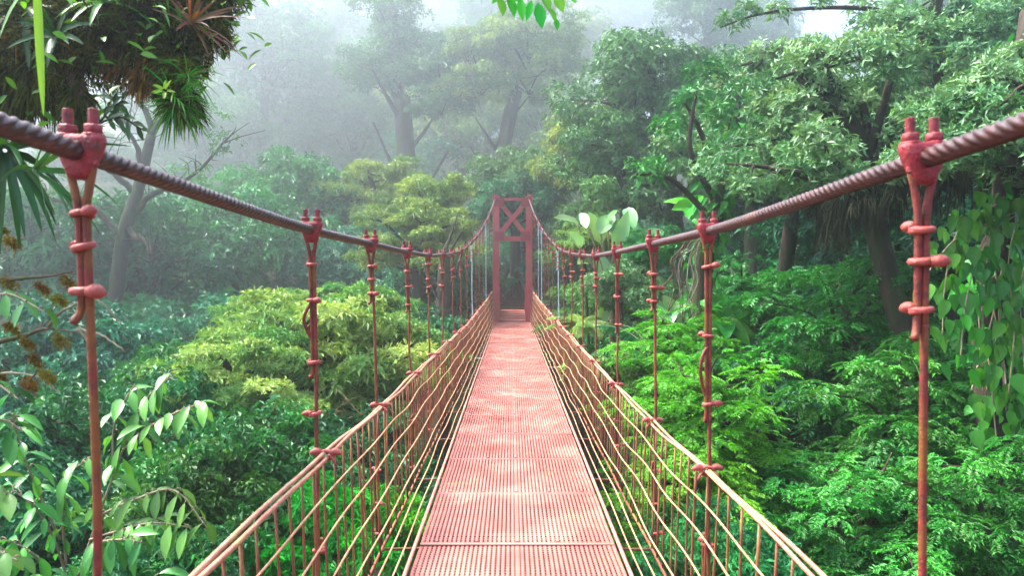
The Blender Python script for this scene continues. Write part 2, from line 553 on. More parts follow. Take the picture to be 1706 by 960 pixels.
def tree(name, label, cat, px, py, Y, key, leafkey, s=1.0, rz=None, sz=1.0, group=None, bark='bark', trunk_r=None, tilt=0.0):
    """a tree or shrub whose crown centre is seen at (px,py), Y metres ahead; trunk down to the ground"""
    TREE_N[0] += 1
    R_ = PROTO[key][3] * s
    x_ = (px - CX) / F * Y
    if Y < 33 and abs(x_) < R_ + .95 and py > 330:
        sg = 1 if x_ > 0 else -1
        px = CX + sg * (R_ + .95) / Y * F
    rng = np.random.default_rng(1000 + TREE_N[0])
    lm, cm, Hc, R, lim = pm(key, leafkey)
    j = at(px, py, Y) - np.array([0, 0, .5 * Hc * s * sz])
    g = float(ground_h(j[0], j[1])) - .15
    base = np.array([j[0] + rng.normal(0, .05) * (j[2] - g), j[1] + rng.normal(0, .03) * (j[2] - g), g])
    if j[2] < g + .2:
        base = np.array([j[0], j[1], j[2] - .4])
    root = empty(name, label, cat, base, group)
    h = j[2] - base[2]
    tr = trunk_r or lim * s * 1.25
    rel = j - base
    mid = rel * .5 + rng.normal(0, .05 * h, 3) * np.array([1, 1, 0])
    top = rel + np.array([0, 0, .45 * Hc * s * sz])
    pts = spline([np.zeros(3), mid, rel, top], 18)
    rr = np.interp(np.linspace(0, 1, 18), [0, .06, .3, .75, 1], [2.0, 1.35, 1.1, .9, .25]) * tr
    mb = MB()
    tube(mb, pts, rr, 10)
    mb.build('trunk', M[bark], root)
    a = rng.random() * 2 * PI if rz is None else rz
    for nm, me in (('branches', lm), ('crown', cm)):
        o = link(nm, me, root)
        o.location = Vector([float(c) for c in rel])
        o.rotation_euler = (tilt, 0, a)
        o.scale = (s, s, s * sz)
    return root


# ------------------------------------------------------------------ the bridge
YS = np.array([-5, 0, 1.64, 3.45, 4.84, 6.51, 8.13, 9.75, 11.4, 13, 14.6, 16.2, 17.85, 19.5, 21.1, 22.7, 24.4, 26.5])
CH = np.array([.55, .33, .25, .175, .157, .139, .134, .165, .215, .29, .40, .56, .735, .93, 1.15, 1.42, 1.76, 2.50])
CW = np.array([.95, .945, .94, .935, .935, .935, .935, .935, .93, .92, .91, .90, .885, .865, .845, .815, .76, .60])
xc = lambda y: .035 - .0006 * np.asarray(y, float)   # the deck lies a little off the cables' middle line
xk = lambda y: .0 * np.asarray(y, float)
zd = lambda y: -.012 * np.maximum(np.asarray(y, float) - 3, 0)


def smooth_interp(y, X, V):
    # monotone cubic
    X, V = np.asarray(X, float), np.asarray(V, float)
    d = np.diff(V) / np.diff(X)
    m = np.concatenate([[d[0]], np.where(d[:-1] * d[1:] > 0, 2 * d[:-1] * d[1:] / (d[:-1] + d[1:] + 1e-12), 0), [d[-1]]])
    y = np.clip(np.asarray(y, float), X[0], X[-1])
    i = np.clip(np.searchsorted(X, y, 'right') - 1, 0, len(X) - 2)
    h = X[i + 1] - X[i]
    t = (y - X[i]) / h
    return ((1 + 2 * t) * (1 - t) ** 2 * V[i] + t * (1 - t) ** 2 * h * m[i] + t * t * (3 - 2 * t) * V[i + 1] + t * t * (t - 1) * h * m[i + 1])


zc = lambda y: EYE + smooth_interp(y, YS, CH)
wc = lambda y: smooth_interp(y, YS, CW)
ZR = {-1: ([-5, 0, 2, 3.4, 4.8, 6.5, 11.3, 14.5, 20, 26.5, 31], [1.0, .88, .84, .81, .765, .735, .66, .61, .65, .82, .9]),
      1: ([-5, 0, 2, 3.45, 4.84, 6.5, 11, 15.5, 20, 26.5, 31], [.92, .79, .745, .715, .66, .635, .62, .62, .66, .83, .9])}
zr = lambda y, s: smooth_interp(y, *ZR[s])
wr = lambda y: np.interp(y, [-5, 2, 8, 18, 26.3], [.91, .905, .895, .86, .74])
DW = .61

rng = np.random.default_rng(5)
bridge = empty('suspension_footbridge', 'long red suspension footbridge with a perforated deck, cable sides and a far tower', 'footbridge', (0, 0, 0))

for s in (-1, 1):
    # main cable, laid as six twisted strands
    y = np.concatenate([np.arange(-5, 9, .014), np.arange(9, 26.5, .05), [26.5]])
    pts = np.stack([xk(y) + s * wc(y), y, zc(y)], -1)
    mb = MB()
    near = y < 9.01
    tube(mb, pts[near], .0235, 24, lobes=6, pitch=.20 * s, depth=.17)
    tube(mb, pts[~near | (np.abs(y - 9) < .02)], .0235, 8)
    # back stay behind the tower down to its anchorage
    tube(mb, spline([pts[-1], pts[-1] + np.array([0, 2.6, -.9]), pts[-1] + np.array([s * .2, 6.0, -3.4])], 14), .0235, 8)
    mb.build('main_cable', M['cable'], bridge)

    # two handrail cables side by side
    y = np.arange(-5, 26.6, .12)
    for q in (0, 1):
        wob = .006 * np.sin(y * 2.1 + q * 2 + s) + .004 * np.sin(y * 5.3 + q)
        gap = .0082 + .002 * np.sin(y * 1.3 + s)
        pts = np.stack([xc(y) + s * (wr(y) + (gap if q else -gap)), y, zr(y, s) + wob + (.006 if q else -.004)], -1)
        mb = MB()
        tube(mb, pts, .0080 if s > 0 else .0092, 8)
        mb.build('handrail_cable', M['rail'], bridge)

    # six side wires between handrail and deck edge
    for k, t in enumerate((.17, .34, .5, .66, .8, .92)):
        y = np.arange(-5, 26.6, .07)
        amp = (.005 if s < 0 else .011) * (1 - .4 * t)
        r2 = np.random.default_rng(100 + k + 10 * s)
        kn = np.arange(-6, 28, .62)
        wob = np.interp(y, kn, r2.normal(0, amp, len(kn)))
        wob = np.convolve(np.pad(wob, 3, 'edge'), np.ones(7) / 7, 'valid')
        sag = -.016 * np.sin(PI * ((y - 1.62) / 1.62 % 1)) ** 2
        X = xc(y) + s * (wr(y) + (DW + .015 - wr(y)) * t + wob * .6)
        Z = zr(y, s) + (zd(y) + .05 - zr(y, s)) * t + wob + sag
        mb = MB()
        tube(mb, np.stack([X, y, Z], -1), .0046, 6)
        mb.build('side_wire', M['wire'], bridge)

    # edge angle along the deck and the lower cable that carries the rods
    y = np.arange(-5, 26.4, .3)
    mb = MB()
    tube(mb, np.stack([xc(y) + s * (DW + .012), y, zd(y) + .012], -1), .012, 6)
    mb.build('edge_angle', M['stringer'], bridge)
    mb = MB()
    y = np.arange(-5, 26.4, .12)
    tube(mb, np.stack([xc(y) + s * (wr(y) - .03), y, zd(y) - .115 + .008 * np.sin(y * 3)], -1), .010, 6)
    mb.build('lower_cable', M['thin'], bridge)

# thin upright rods of the sides: the nearest hundred are parts, the far ones one part
rods = []
for s in (-1, 1):
    y = 1.0
    while y < 26:
        y += (.17 if y < 8 else .115) + rng.uniform(-.03, .03)
        rods.append((y, s))
rods.sort()
rest = MB()
for i, (y, s) in enumerate(rods):
    mb = MB() if i < 100 else rest
    r = rng.normal(0, .012, 4)
    top = np.array([xc(y) + s * (wr(y) + r[0] * .3), y, zr(y, s) - .006])
    bot = np.array([xc(y) + s * (wr(y) - .03) + r[1] * .4, y + r[2], zd(y) - .125])
    mid = (top + bot) / 2 + np.array([r[3] * .5, r[1] * .6, 0])
    tube(mb, spline([top, mid, bot], 6), .0056 if i % 5 else .0072, 6)
    if i < 100:
        mb.build('side_rod', M['thin'], bridge)
tag(rest.build('side_rod', M['thin'], bridge), kind='stuff')


def clamp_mesh():
    """U bolt with two threaded studs, nuts and a cast saddle, cable along Y through the origin"""
    mb = MB()
    for sx in (-1, 1):
        x = sx * .036
        z = np.linspace(-.035, .112, 90)
        tube(mb, np.stack([x + 0 * z, 0 * z, z], -1), .0135 + .0009 * np.where(z > .068, np.sin(z * 1500), 0), 12)
        for z0, z1, r in ((.041, .047, .029), (.048, .070, .0255)):
            tube(mb, [(x, 0, z0), (x, 0, z0 + .002), (x, 0, z1 - .003), (x, 0, z1)], [r * .93, r, r, r * .9], 6 if r < .026 else 16)
    # saddle: lofted block that narrows downwards on both faces
    prof = [(.042, .064, .028), (.030, .066, .031), (.006, .060, .030), (-.022, .048, .026), (-.050, .036, .021), (-.070, .026, .016)]
    a = np.linspace(0, 2 * PI, 16, endpoint=False)
    sup = lambda c: np.sign(c) * np.abs(c) ** .5
    v = np.concatenate([np.stack([hx * sup(np.cos(a)), hy * sup(np.sin(a)), np.full(16, z)], -1) for z, hx, hy in prof])
    i = np.arange(5)[:, None] * 16
    j = np.arange(16)[None]
    k = (j + 1) % 16
    f = np.stack([i + j, i + 16 + j, i + 16 + k, i + k], -1).reshape(-1, 4)
    n = len(v)
    v = np.concatenate([v, [[0, 0, .043]], [[0, 0, -.072]]])
    jj, kk = np.arange(16), (np.arange(16) + 1) % 16
    mb.add(v, [f, np.stack([np.full(16, n), jj, kk], -1), np.stack([np.full(16, n + 1), kk + 80, jj + 80], -1)])
    return mb.mesh('cable_clamp', M['clamp'])


CLAMP = clamp_mesh()


def knot(seed):
    """wire wrapped twice round the rod, its twisted end sticking out to one side"""
    r2 = np.random.default_rng(seed)
    mb = MB()
    th = np.linspace(0, 2 * PI * 2.1, 46)
    R = .0195
    pts = np.stack([R * 1.18 * np.cos(th), R * np.sin(th), np.linspace(-.007, .008, 46) + .003 * np.sin(th * .5)], -1)
    tube(mb, pts, .0078, 7)
    d = np.array([1, -.55, 0.08])
    e = pts[-1]
    q = [np.array([.012, -.02, .002]), np.array([.030, -.024, .004]), np.array([.050, -.026, .0]) + r2.normal(0, .004, 3)]
    tube(mb, spline(q, 9), np.array([.008, .011, .013, .0145, .015, .0145, .013, .010, .004]), 8)
    return mb.mesh('wire_tie', M['tie'])


KNOTS = [knot(i) for i in range(4)]


def rail_tie():
    mb = MB()
    th = np.linspace(0, 2 * PI * 2, 40)
    tube(mb, np.stack([.030 * np.cos(th), np.linspace(-.012, .012, 40), .022 * np.sin(th)], -1), .0075, 7)
    for sx in (-1, 1):
        q = [np.array([sx * .018, 0, .012]), np.array([sx * .045, -.006, .020]), np.array([sx * .075, -.016, .012])]
        tube(mb, spline(q, 8), np.array([.010, .014, .016, .0165, .016, .014, .011, .005]), 8)
        q = [np.array([sx * .02, -.012, .0]), np.array([sx * .04, -.028, -.012]), np.array([sx * .05, -.03, -.035])]
        tube(mb, spline(q, 6), .0065, 6)
    return mb.mesh('handrail_tie', M['tie'])


RTIE = rail_tie()

# (offsets of the hanger tops and feet from the line of the cable, in metres) nearest pairs lean a little
LEAN = {(-1, 0): .045, (-1, 1): .035, (-1, 2): .06, (-1, 3): .05, (1, 0): .022, (1, 1): .015, (1, 2): .03, (1, 3): .02}
KN = {(-1, 0): (.135, .205, .305), (-1, 1): (.16, .33, .62), (-1, 2): (.15, .235, .33), (-1, 3): (.17, .31, .47),
      (1, 0): (.16, .235, .345), (1, 1): (.17, .50, .83), (1, 2): (.20, .29, .38), (1, 3): (.20, .40, .65)}
hy = list(YS[2:-1])
for s in (-1, 1):
    for k, y in enumerate([-1.6, 0.0] + hy):
        k -= 2
        y = y + (.04 * s if k in (0, 1) else 0)
        r2 = np.random.default_rng(300 + k + 50 * s)
        lean = LEAN.get((s, k), .02 + r2.normal(0, .012))
        X = xk(y) + s * wc(y)
        zt = zc(y)
        wt = wr(y) + .02
        zb = zd(y) - .17
        xb = X + lean * .9
        yb = y + r2.normal(0, .015)
        pos = lambda z: np.array([X + (xb - X) * (zt - z) / (zt - zb), y + (yb - y) * (zt - z) / (zt - zb), z])
        galv = (s, k) in ((-1, 9), (1, 8), (-1, 13), (1, 13), (1, 12))
        mb = MB()
        kn = KN.get((s, k), tuple(np.array([.17, .27, .38]) + r2.normal(0, .03, 3)))
        # the looped upper end: two legs that run together, wired to the single rod
        zl = zt - kn[-1] - .07
        for q in (-1, 1):
            P = [pos(zt - .03) + np.array([q * .027, 0, 0]), pos(zt - .085) + np.array([q * .015, 0, 0]), pos(zt - kn[0]) + np.array([q * .0088, 0, 0]), pos(zl + .05) + np.array([q * .0085, .002, 0])]
            P.append(pos(zl) + (np.array([.0085, .002, 0]) if q > 0 else np.array([-.022, -.012, -.0])))
            if q > 0:
                zlow = zd(y) + .30
                P += [pos(zl - (zl - zlow) * f) + np.array([.004 + r2.normal(0, .006), r2.normal(0, .006), 0]) for f in (.3, .55, .8)]
                P += [pos(zb + .05), pos(zb) + np.array([-s * .06, 0, 0]), np.array([xc(y) + s * .45, y, zd(y) - .16])]
            tube(mb, spline(P, 60 if q > 0 else 22), .0092 if q > 0 else .0088, 9)
        if (s, k) in ((1, 1), (-1, 1)):  # slack second leg bowing out below the ties
            z0, z1 = (zt - .55, zt - .80) if s > 0 else (zt - .33, zt - .52)
            P = [pos(z0), pos(z0 - .05) + np.array([-.03, -.01, 0]), pos((z0 + z1) / 2) + np.array([-.04, -.012, 0]), pos(z1 + .03) + np.array([-.02, 0, 0]), pos(z1)]
            tube(mb, spline(P, 16), .008, 7)
        # lower loop, doubled again beside the deck
        P = [pos(zd(y) + .42) + np.array([-.02 * s, -.01, 0]), pos(zd(y) + .32) + np.array([-.021, 0, 0]), pos(zd(y) + .1) + np.array([-.022, 0, 0]), pos(zb + .04) + np.array([-.02, 0, 0])]
        tube(mb, spline(P, 14), .0088, 8)
        h = mb.build('hanger', M['galv'] if galv else M['rod'], bridge)
        c = link('cable_clamp', CLAMP, h)
        sl = (zc(y + .1) - zc(y - .1)) / .2
        c.location = (float(X), float(y), float(zt))
        c.rotation_euler = (math.atan(sl) * .5, r2.normal(0, .03), r2.normal(0, .06) + s * .05)
        c.scale = (.80, .80, .84)
        if galv and k > 10:
            continue
        zs = [zt - d for d in kn] + [zd(y) + .36, zd(y) + .14, zd(y) - .06]
        if (s, k) == (-1, 1):
            zs.append(zt - .86)
        for q, z in enumerate(zs):
            p = pos(z)
            o = link('wire_tie', KNOTS[(q + k) % 4], h)
            o.location = Vector([float(a) for a in p])
            flip = (q + k + (s > 0)) % 2
            o.rotation_euler = (r2.normal(0, .08), r2.normal(0, .10), (PI * .9 if flip else .1) + r2.normal(0, .25))
            sc = r2.uniform(.85, 1.1)
            o.scale = (sc, sc, sc)
        o = link('handrail_tie', RTIE, h)
        o.location = (float(xc(y) + s * wr(y)), float(y - .01), float(zr(y, s)))
        o.rotation_euler = (0, r2.normal(0, .1), r2.normal(0, .1))
        # cross beam under the deck from hanger to hanger
        if s > 0:
            mb = MB()
            for dy in (-.03, .03):
                beam(mb, (xc(y) - .58, y + dy, zd(y) - .12), (xc(y) + .58, y + dy, zd(y) - .12), .035, .06)
            mb.build('cross_beam', M['rod'], bridge)

# the deck: perforated sheets, each a real grid of bars
y0, pl = -5.0, 1.052
pi_ = 0
while y0 < 26.3:
    y1 = min(y0 + pl, 26.35)
    r2 = np.random.default_rng(500 + pi_)
    pi_ += 1
    mb = MB()
    n = 42
    px_, sy = 2 * (DW - .02) / n, .036
    ny = max(3, int(round((y1 - y0 - .03) / sy)))
    tl = r2.normal(0, .002, 3)
    dent = lambda x, y: (tl[0] * x / DW + tl[1] * (y - y0 - pl / 2) / pl * 2 + .0036 * np.sin((y - y0) * 9 + tl[2] * 900 + x * 1.5) + .0015 * np.sin(x * 7 + pi_))
    # long bars, in short lengths so that the sheet can be uneven
    seg = 8
    xs = xc(y0) + np.linspace(-DW + .02, DW - .02, n + 1)
    ys = np.linspace(y0 + .012, y1 - .012, seg + 1)
    wb = np.full(n + 1, .0085)
    wb[n // 2] = .0125
    wb[[0, 1, -1, -2]] = .010
    for x, hw in zip(xs, wb):
        zt_ = zd(ys) + dent(x - xs[n // 2], ys)
        prof = np.array([(-hw, -.010), (-hw, -.0015), (-hw * .45, 0), (hw * .45, 0), (hw, -.0015), (hw, -.010)])
        v = np.stack([np.stack([x + prof[:, 0], np.full(6, yy), zz + prof[:, 1]], -1) for yy, zz in zip(ys, zt_)]).reshape(-1, 3)
        i = np.arange(seg)[:, None] * 6
        j = np.arange(6)[None]
        kq = (j + 1) % 6
        mb.add(v, np.stack([i + j, i + kq, i + 6 + kq, i + 6 + j], -1).reshape(-1, 4), .85, smooth=False)
    yb = y0 + .02 + (np.arange(ny) + .5) * (y1 - y0 - .04) / ny
    c = []
    for q in range(3):
        a, b = xs[0] + q * (xs[-1] - xs[0]) / 3, xs[0] + (q + 1) * (xs[-1] - xs[0]) / 3
        xm = (a + b) / 2
        c.append(np.stack([np.full(ny, xm), yb, zd(yb) + dent(xm - xs[n // 2], yb) - .0040], -1))
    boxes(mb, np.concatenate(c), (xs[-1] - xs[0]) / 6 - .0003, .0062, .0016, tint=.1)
    # end flanges where two sheets meet
    for e, hz in ((y0 + .011, .007), (y1 - .011, .006)):
        boxes(mb, (xs[n // 2], e, float(zd(e)) - .003 + tl[0]), DW - .012, .0085, hz * .6, tint=1.0)
    # torn spots get a bright washer bolt row
    for xx in np.linspace(-.5, .5, 5):
        tube(mb, [(xs[n // 2] + xx, y0 + .035, float(zd(y0)) + .001), (xs[n // 2] + xx, y0 + .035, float(zd(y0)) + .006)], .011, 8)
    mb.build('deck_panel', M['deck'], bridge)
    y0 = y1

# far tower
TZ = float(zd(26.5))
tower = empty('tower', None, None, (0, 0, 0))
tower.parent = bridge
ty = 26.55
tx = xc(26.5)
legx = .60
ztop = TZ + 4.50
for s in (-1, 1):
    mb = MB()
    boxes(mb, (tx + s * legx, ty, (TZ - 3 + ztop) / 2), .085, .11, (ztop - TZ + 3) / 2)
    for dy in (-.118, .118):
        boxes(mb, (tx + s * legx, ty + dy, (TZ - 3 + ztop) / 2), .118, .012, (ztop - TZ + 3) / 2 - .004)
    mb.build('leg', M['tower'], tower)
    mb = MB()  # saddle on the leg head that carries the cable
    boxes(mb, (tx + s * legx, ty, ztop + .03), .14, .16, .028)
    boxes(mb, (tx + s * (legx - .05), ty, ztop + .085), .012, .12, .05)
    boxes(mb, (tx + s * (legx + .05), ty, ztop + .085), .012, .12, .05)
    mb.build('cable_saddle', M['tower'], tower)
zmid = TZ + 3.02
mb = MB()
boxes(mb, (tx, ty, ztop - .05), legx - .088, .07, .04)
mb.build('top_beam', M['tower'], tower)
mb = MB()
boxes(mb, (tx, ty, zmid), legx - .088, .08, .085)
mb.build('cross_beam', M['tower'], tower)
for s in (-1, 1):
    mb = MB()
    dy = .035 * s
    beam(mb, (tx - s * (legx - .10), ty + dy, ztop - .13), (tx + s * (legx - .10), ty + dy, zmid + .13), .05, .16)
    mb.build('diagonal_brace', M['tower'], tower)

for s in (-1, 1):
    for z0, hh in ((ztop - .17, .15), (zmid + .08, .17)):
        mb = MB()
        boxes(mb, (tx + s * (legx - .13), ty - .137, z0), .17, .006, hh)
        for bx in (-.1, 0, .1):
            for bz in (-.08, .08):
                c = np.array([tx + s * (legx - .13) + bx, ty - .143, z0 + bz])
                tube(mb, [c, c - np.array([0, .016, 0])], .018, 6)
        mb.build('gusset_plate', M['clamp'], tower)

# landing behind the tower, with its own side screens
mb = MB()
for q in range(5):
    boxes(mb, (tx, 27.0 + q * .86, TZ + .02 + q * .035), .50, .42, .03)
mb.build('landing_deck', M['deck'], bridge)
for s in (-1, 1):
    mb = MB()
    for q in range(4):
        yy = 27.0 + q * 1.05
        boxes(mb, (tx + s * .53, yy, TZ + .5 + q * .04), .03, .03, .56)
    for zz in (.12, .38, .65, .98):
        beam(mb, (tx + s * .535, 26.75, TZ + zz), (tx + s * .535, 30.3, TZ + zz + .14), .03, .06, side=(1, 0, 0))
    for q in range(26):
        yy = 26.85 + q * .13
        boxes(mb, (tx + s * .535, yy, TZ + .52 + q * .005), .008, .012, .46)
    mb.build('landing_railing', M['tower'], bridge)

# ------------------------------------------------------------------ ground, path
gx = np.concatenate([np.arange(-300, -30, 9), np.arange(-30, 30, 1.2), np.arange(30, 301, 9)])
gy = np.concatenate([np.arange(-40, 60, 1.25), np.arange(60, 401, 8)])
X, Y = np.meshgrid(gx, gy)
Z = ground_h(X, Y)
v = np.stack([X, Y, Z], -1).reshape(-1, 3)
nx = len(gx)
i = np.arange(len(gy) - 1)[:, None] * nx
j = np.arange(nx - 1)[None]
mb = MB()
mb.add(v, np.stack([i + j, i + j + 1, i + nx + j + 1, i + nx + j], -1).reshape(-1, 4))
tag(mb.build('ground', M['ground']), kind='structure')
mb = MB()
yy = np.arange(30.4, 52, .4)
pth = np.stack([tx + .5 * np.sin((yy - 30) * .12), yy, np.maximum(ground_h(0 * yy, yy) + .06, TZ + .05 + (yy - 30.4) * .12)], -1)
w = np.array([[-.75, 0, 0], [.75, 0, 0], [.95, 0, -1.2], [-.95, 0, -1.2]])
v = (pth[:, None] + w[None]).reshape(-1, 3)
i = np.arange(len(yy) - 1)[:, None] * 4
j = np.arange(4)[None]
k = (j + 1) % 4
mb.add(v, np.stack([i + j, i + k, i + 4 + k, i + 4 + j], -1).reshape(-1, 4), smooth=False)
tag(mb.build('path', M['path']), kind='structure')
mb = MB()
st = empty('path_steps', 'dark timber steps climbing into the gloom behind the bridge tower', 'steps', pth[2])
for q in range(14):
    p = pth[2 + q * 2] - pth[2]
    mb = MB()
    boxes(mb, p + np.array([0, 0, .05]), .62, .05, .07)
    mb.build('step', M['step'], st)

# ------------------------------------------------------------------ trees and shrubs, from far to near
# far, fading into the mist
FARG = 'hazy forest trees far behind'
for a in [
    ('palest mist-veiled tree at the upper edge beside the bright gap of sky', 330, 60, 84, 'far_a', 'hazy', 1.6),
    ('tall misty tree just beside the bright sky gap, above the long cable', 575, 95, 88, 'far_c', 'hazy', 1.75),
    ('wide faded tree crown in mist high above the bridge tower', 730, 60, 80, 'far_b', 'hazy', 1.5),
    ('faint tree crown in mist under the dangling leaf sprig', 890, 40, 92, 'far_a', 'hazy', 1.6),
    ('low misty tree crown beneath the bright sky gap', 470, 215, 76, 'far_c', 'hazy', 1.15),
    ('misty tree behind the leafy tree with the forked dark trunk', 1060, 40, 86, 'far_c', 'hazy', 1.6),
    ('dim misty tree in the gap over the long pale-leaved canopy', 1230, 95, 78, 'far_b', 'hazy', 1.2),
    ('pale tree under the bright gap over the pale-leaved canopy', 1330, 120, 90, 'far_a', 'hazy', 1.2),
    ('farthest tall tree over the pale-leaved canopy, by the frame edge', 1660, 10, 70, 'far_a', 'hazy', 1.2),
]:
    tree('forest_tree', a[0], 'tree', a[1], a[2], a[3] * 2.5, *a[4:6], s=a[6] * 2.5, group=FARG, trunk_r=.9)
MIDG = 'trees fading into the mist behind the bridge'
for a in [
    ('hazy tree behind the bare crooked limbs, beside the mossy branch', 290, 150, 56, 'far_c', 'hazy', 1.0),
    ('hazy grey-green tree with a broad crown above the second hanger of the long cable', 530, 250, 52, 'far_a', 'hazy', .9),
    ('billowing hazy tree with pale yellowish top between bright gap and dangling sprig', 770, 190, 50, 'far_b', 'far_yellow', .95),
    ('hazy tree with thick dark trunk in the clearing above the tower', 650, 150, 58, 'far_a', 'hazy', 1.0),
    ('hazy yellowish layered tree over the tower and under the sprig', 905, 200, 46, 'far_b', 'far_yellow', .75),
    ('hazy dark tree behind the yellow overhanging boughs beside the tower', 690, 320, 44, 'far_c', 'deep', .7),
    ('misty tall tree straight above the second hanger, filling the top edge', 480, 130, 62, 'far_c', 'hazy', .95),
    ('misty broad tree between bright gap and thick dark trunk', 560, 60, 66, 'far_a', 'hazy', .95),
    ('misty tree reaching the top edge just beside the sprig', 800, 50, 64, 'far_c', 'hazy', .95),
    ('misty pale tree between the sprig and the forked trunk tree', 960, 90, 60, 'far_a', 'far_yellow', .8),
    ('misty tree right behind the mossy limb tip', 395, 180, 60, 'far_a', 'hazy', .8),
    ('misty tree at the top edge over the pale-leaved canopy gap', 1240, 50, 62, 'far_b', 'hazy', .8),
    ('bluish tree standing right behind the crooked limbs, its crown under the high cable', 275, 350, 34, 'far_c', 'deep', .42),
    ('dim blue tree between mossy limb and crooked limbs', 150, 260, 38, 'far_a', 'hazy', .5),
    ('hazy tree over the pale-leaved canopy, reaching the top edge by the dark trunks', 1560, 0, 40, 'far_c', 'hazy', .6),
    ('hazy tree behind the top corner trunks, darker than its neighbour', 1700, 40, 36, 'far_a', 'deep', .55),
    ('hazy tree standing between bright canopy gap and misty top-edge tree', 1180, 5, 46, 'far_a', 'hazy', .6),
    ('pale ghostly tree touching the top edge beside the mossy limb tip', 440, 70, 48, 'far_a', 'hazy', .85),
    ('pale ghostly tree low in the mist between crooked limbs and second hanger', 350, 225, 44, 'far_b', 'hazy', .7),
    ('pale ghostly tree beside the thick dark trunk, over the first short hangers', 590, 200, 50, 'far_c', 'hazy', .8),
    ('bluish hazy tree low behind the crooked limbs', 100, 330, 46, 'far_a', 'deep', .75),
    ('bluish dim tree between crooked limbs and the second hanger', 390, 330, 48, 'far_b', 'hazy', .8),
    ('dim tree whose crown hangs over the dark path opening', 850, 330, 47, 'far_a', 'hazy', .62),
    ('blue-green tree peeping between tower and giant pale leaves', 960, 300, 40, 'far_c', 'hazy', .55),
]:
    tree('forest_tree', a[0], 'tree', a[1], a[2], a[3] * 2.0, *a[4:6], s=a[6] * 2.0, group=MIDG, trunk_r=.6)
# flanks of the far bank
BANK = 'trees of the far bank beside the tower'
for a in [
    ('yellow-green tree leaning its boughs over the side of the tower', 765, 350, 29, 'mid_b', 'far_yellow', .62),
    ('airy yellow-green tree with flat boughs next to the one leaning on the tower', 640, 345, 27, 'ros', 'far_yellow', 1.15),
    ('low flat bough tree below the airy yellow-green one, behind the short hangers', 715, 395, 26, 'ros', 'far_yellow', .9),
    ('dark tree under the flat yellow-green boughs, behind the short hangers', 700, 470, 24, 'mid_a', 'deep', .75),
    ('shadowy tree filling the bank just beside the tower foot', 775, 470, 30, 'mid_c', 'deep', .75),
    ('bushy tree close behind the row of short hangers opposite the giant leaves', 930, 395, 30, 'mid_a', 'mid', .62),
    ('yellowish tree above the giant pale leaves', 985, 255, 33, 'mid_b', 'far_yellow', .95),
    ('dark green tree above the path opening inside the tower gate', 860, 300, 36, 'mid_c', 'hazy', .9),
    ('low dark tree added to shade the path steps just behind the tower', 858, 335, 34, 'mid_c', 'deep', .75),  # crown added overhead so that the tower opening stays dark
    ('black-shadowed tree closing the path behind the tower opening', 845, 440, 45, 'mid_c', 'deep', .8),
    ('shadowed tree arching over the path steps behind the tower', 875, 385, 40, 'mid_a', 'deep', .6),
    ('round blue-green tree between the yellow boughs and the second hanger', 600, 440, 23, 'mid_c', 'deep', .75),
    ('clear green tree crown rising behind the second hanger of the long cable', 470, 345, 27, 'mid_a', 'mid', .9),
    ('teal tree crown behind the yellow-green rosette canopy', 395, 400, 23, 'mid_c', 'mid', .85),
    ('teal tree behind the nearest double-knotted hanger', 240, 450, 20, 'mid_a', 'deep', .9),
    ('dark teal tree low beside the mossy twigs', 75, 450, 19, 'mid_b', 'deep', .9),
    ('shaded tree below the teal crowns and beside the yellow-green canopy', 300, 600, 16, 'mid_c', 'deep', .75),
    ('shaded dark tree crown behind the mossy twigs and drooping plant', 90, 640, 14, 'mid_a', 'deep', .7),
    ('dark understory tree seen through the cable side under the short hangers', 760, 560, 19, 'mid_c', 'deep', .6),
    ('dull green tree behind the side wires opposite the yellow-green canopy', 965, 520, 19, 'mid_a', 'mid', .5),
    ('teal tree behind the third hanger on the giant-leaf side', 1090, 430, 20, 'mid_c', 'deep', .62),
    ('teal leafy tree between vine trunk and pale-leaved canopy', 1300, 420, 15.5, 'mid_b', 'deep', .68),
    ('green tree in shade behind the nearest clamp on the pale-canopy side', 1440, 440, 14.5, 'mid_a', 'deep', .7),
    ('gloomy tree in the hollow below the pale-leaved canopy', 1610, 350, 14, 'mid_c', 'deep', .8),
]:
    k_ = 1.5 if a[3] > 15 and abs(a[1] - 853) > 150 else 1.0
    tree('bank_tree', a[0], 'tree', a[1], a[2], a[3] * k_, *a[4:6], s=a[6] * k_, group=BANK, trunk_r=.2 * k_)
# trees one can tell apart
tree('leafy_tree', 'tall leafy tree with a forked dark trunk and misty rounded crown beside the sprig', 'tree', 1110, 150, 25, 'mid_c', 'hazy', 1.05, trunk_r=.24)
tree('leafy_tree', 'second storey of boughs under the tall tree with the forked trunk', 'tree', 1040, 280, 24, 'mid_a', 'hazy', .72, trunk_r=.14)
tree('leafy_tree', 'misty green tree between the forked trunk and the pale-leaved canopy', 'tree', 1250, 250, 21, 'mid_b', 'hazy', .72, trunk_r=.18)
CAN = 'pale-leaved canopy trees'
for a in [
    ('broad canopy of pale narrow leaves hanging over the nearest clamp', 1450, 200, 10.5, 'lance', 'pale', .78),
    ('pale narrow-leaved crown reaching the frame edge above the high cable end', 1765, 175, 7.4, 'lance', 'pale', .56),
    ('pale narrow-leaved crown farther off, between broad canopy and forked trunk', 1330, 175, 15, 'lance', 'pale', .85),
    ('upper pale-leaved boughs against the dim trunks at the top edge', 1600, 75, 13, 'lance', 'pale', .75),
]:
    tree('canopy_tree', a[0], 'tree', *a[1:6], s=a[6], group=CAN, trunk_r=.16)
YEL = 'yellow-green rosette canopy'
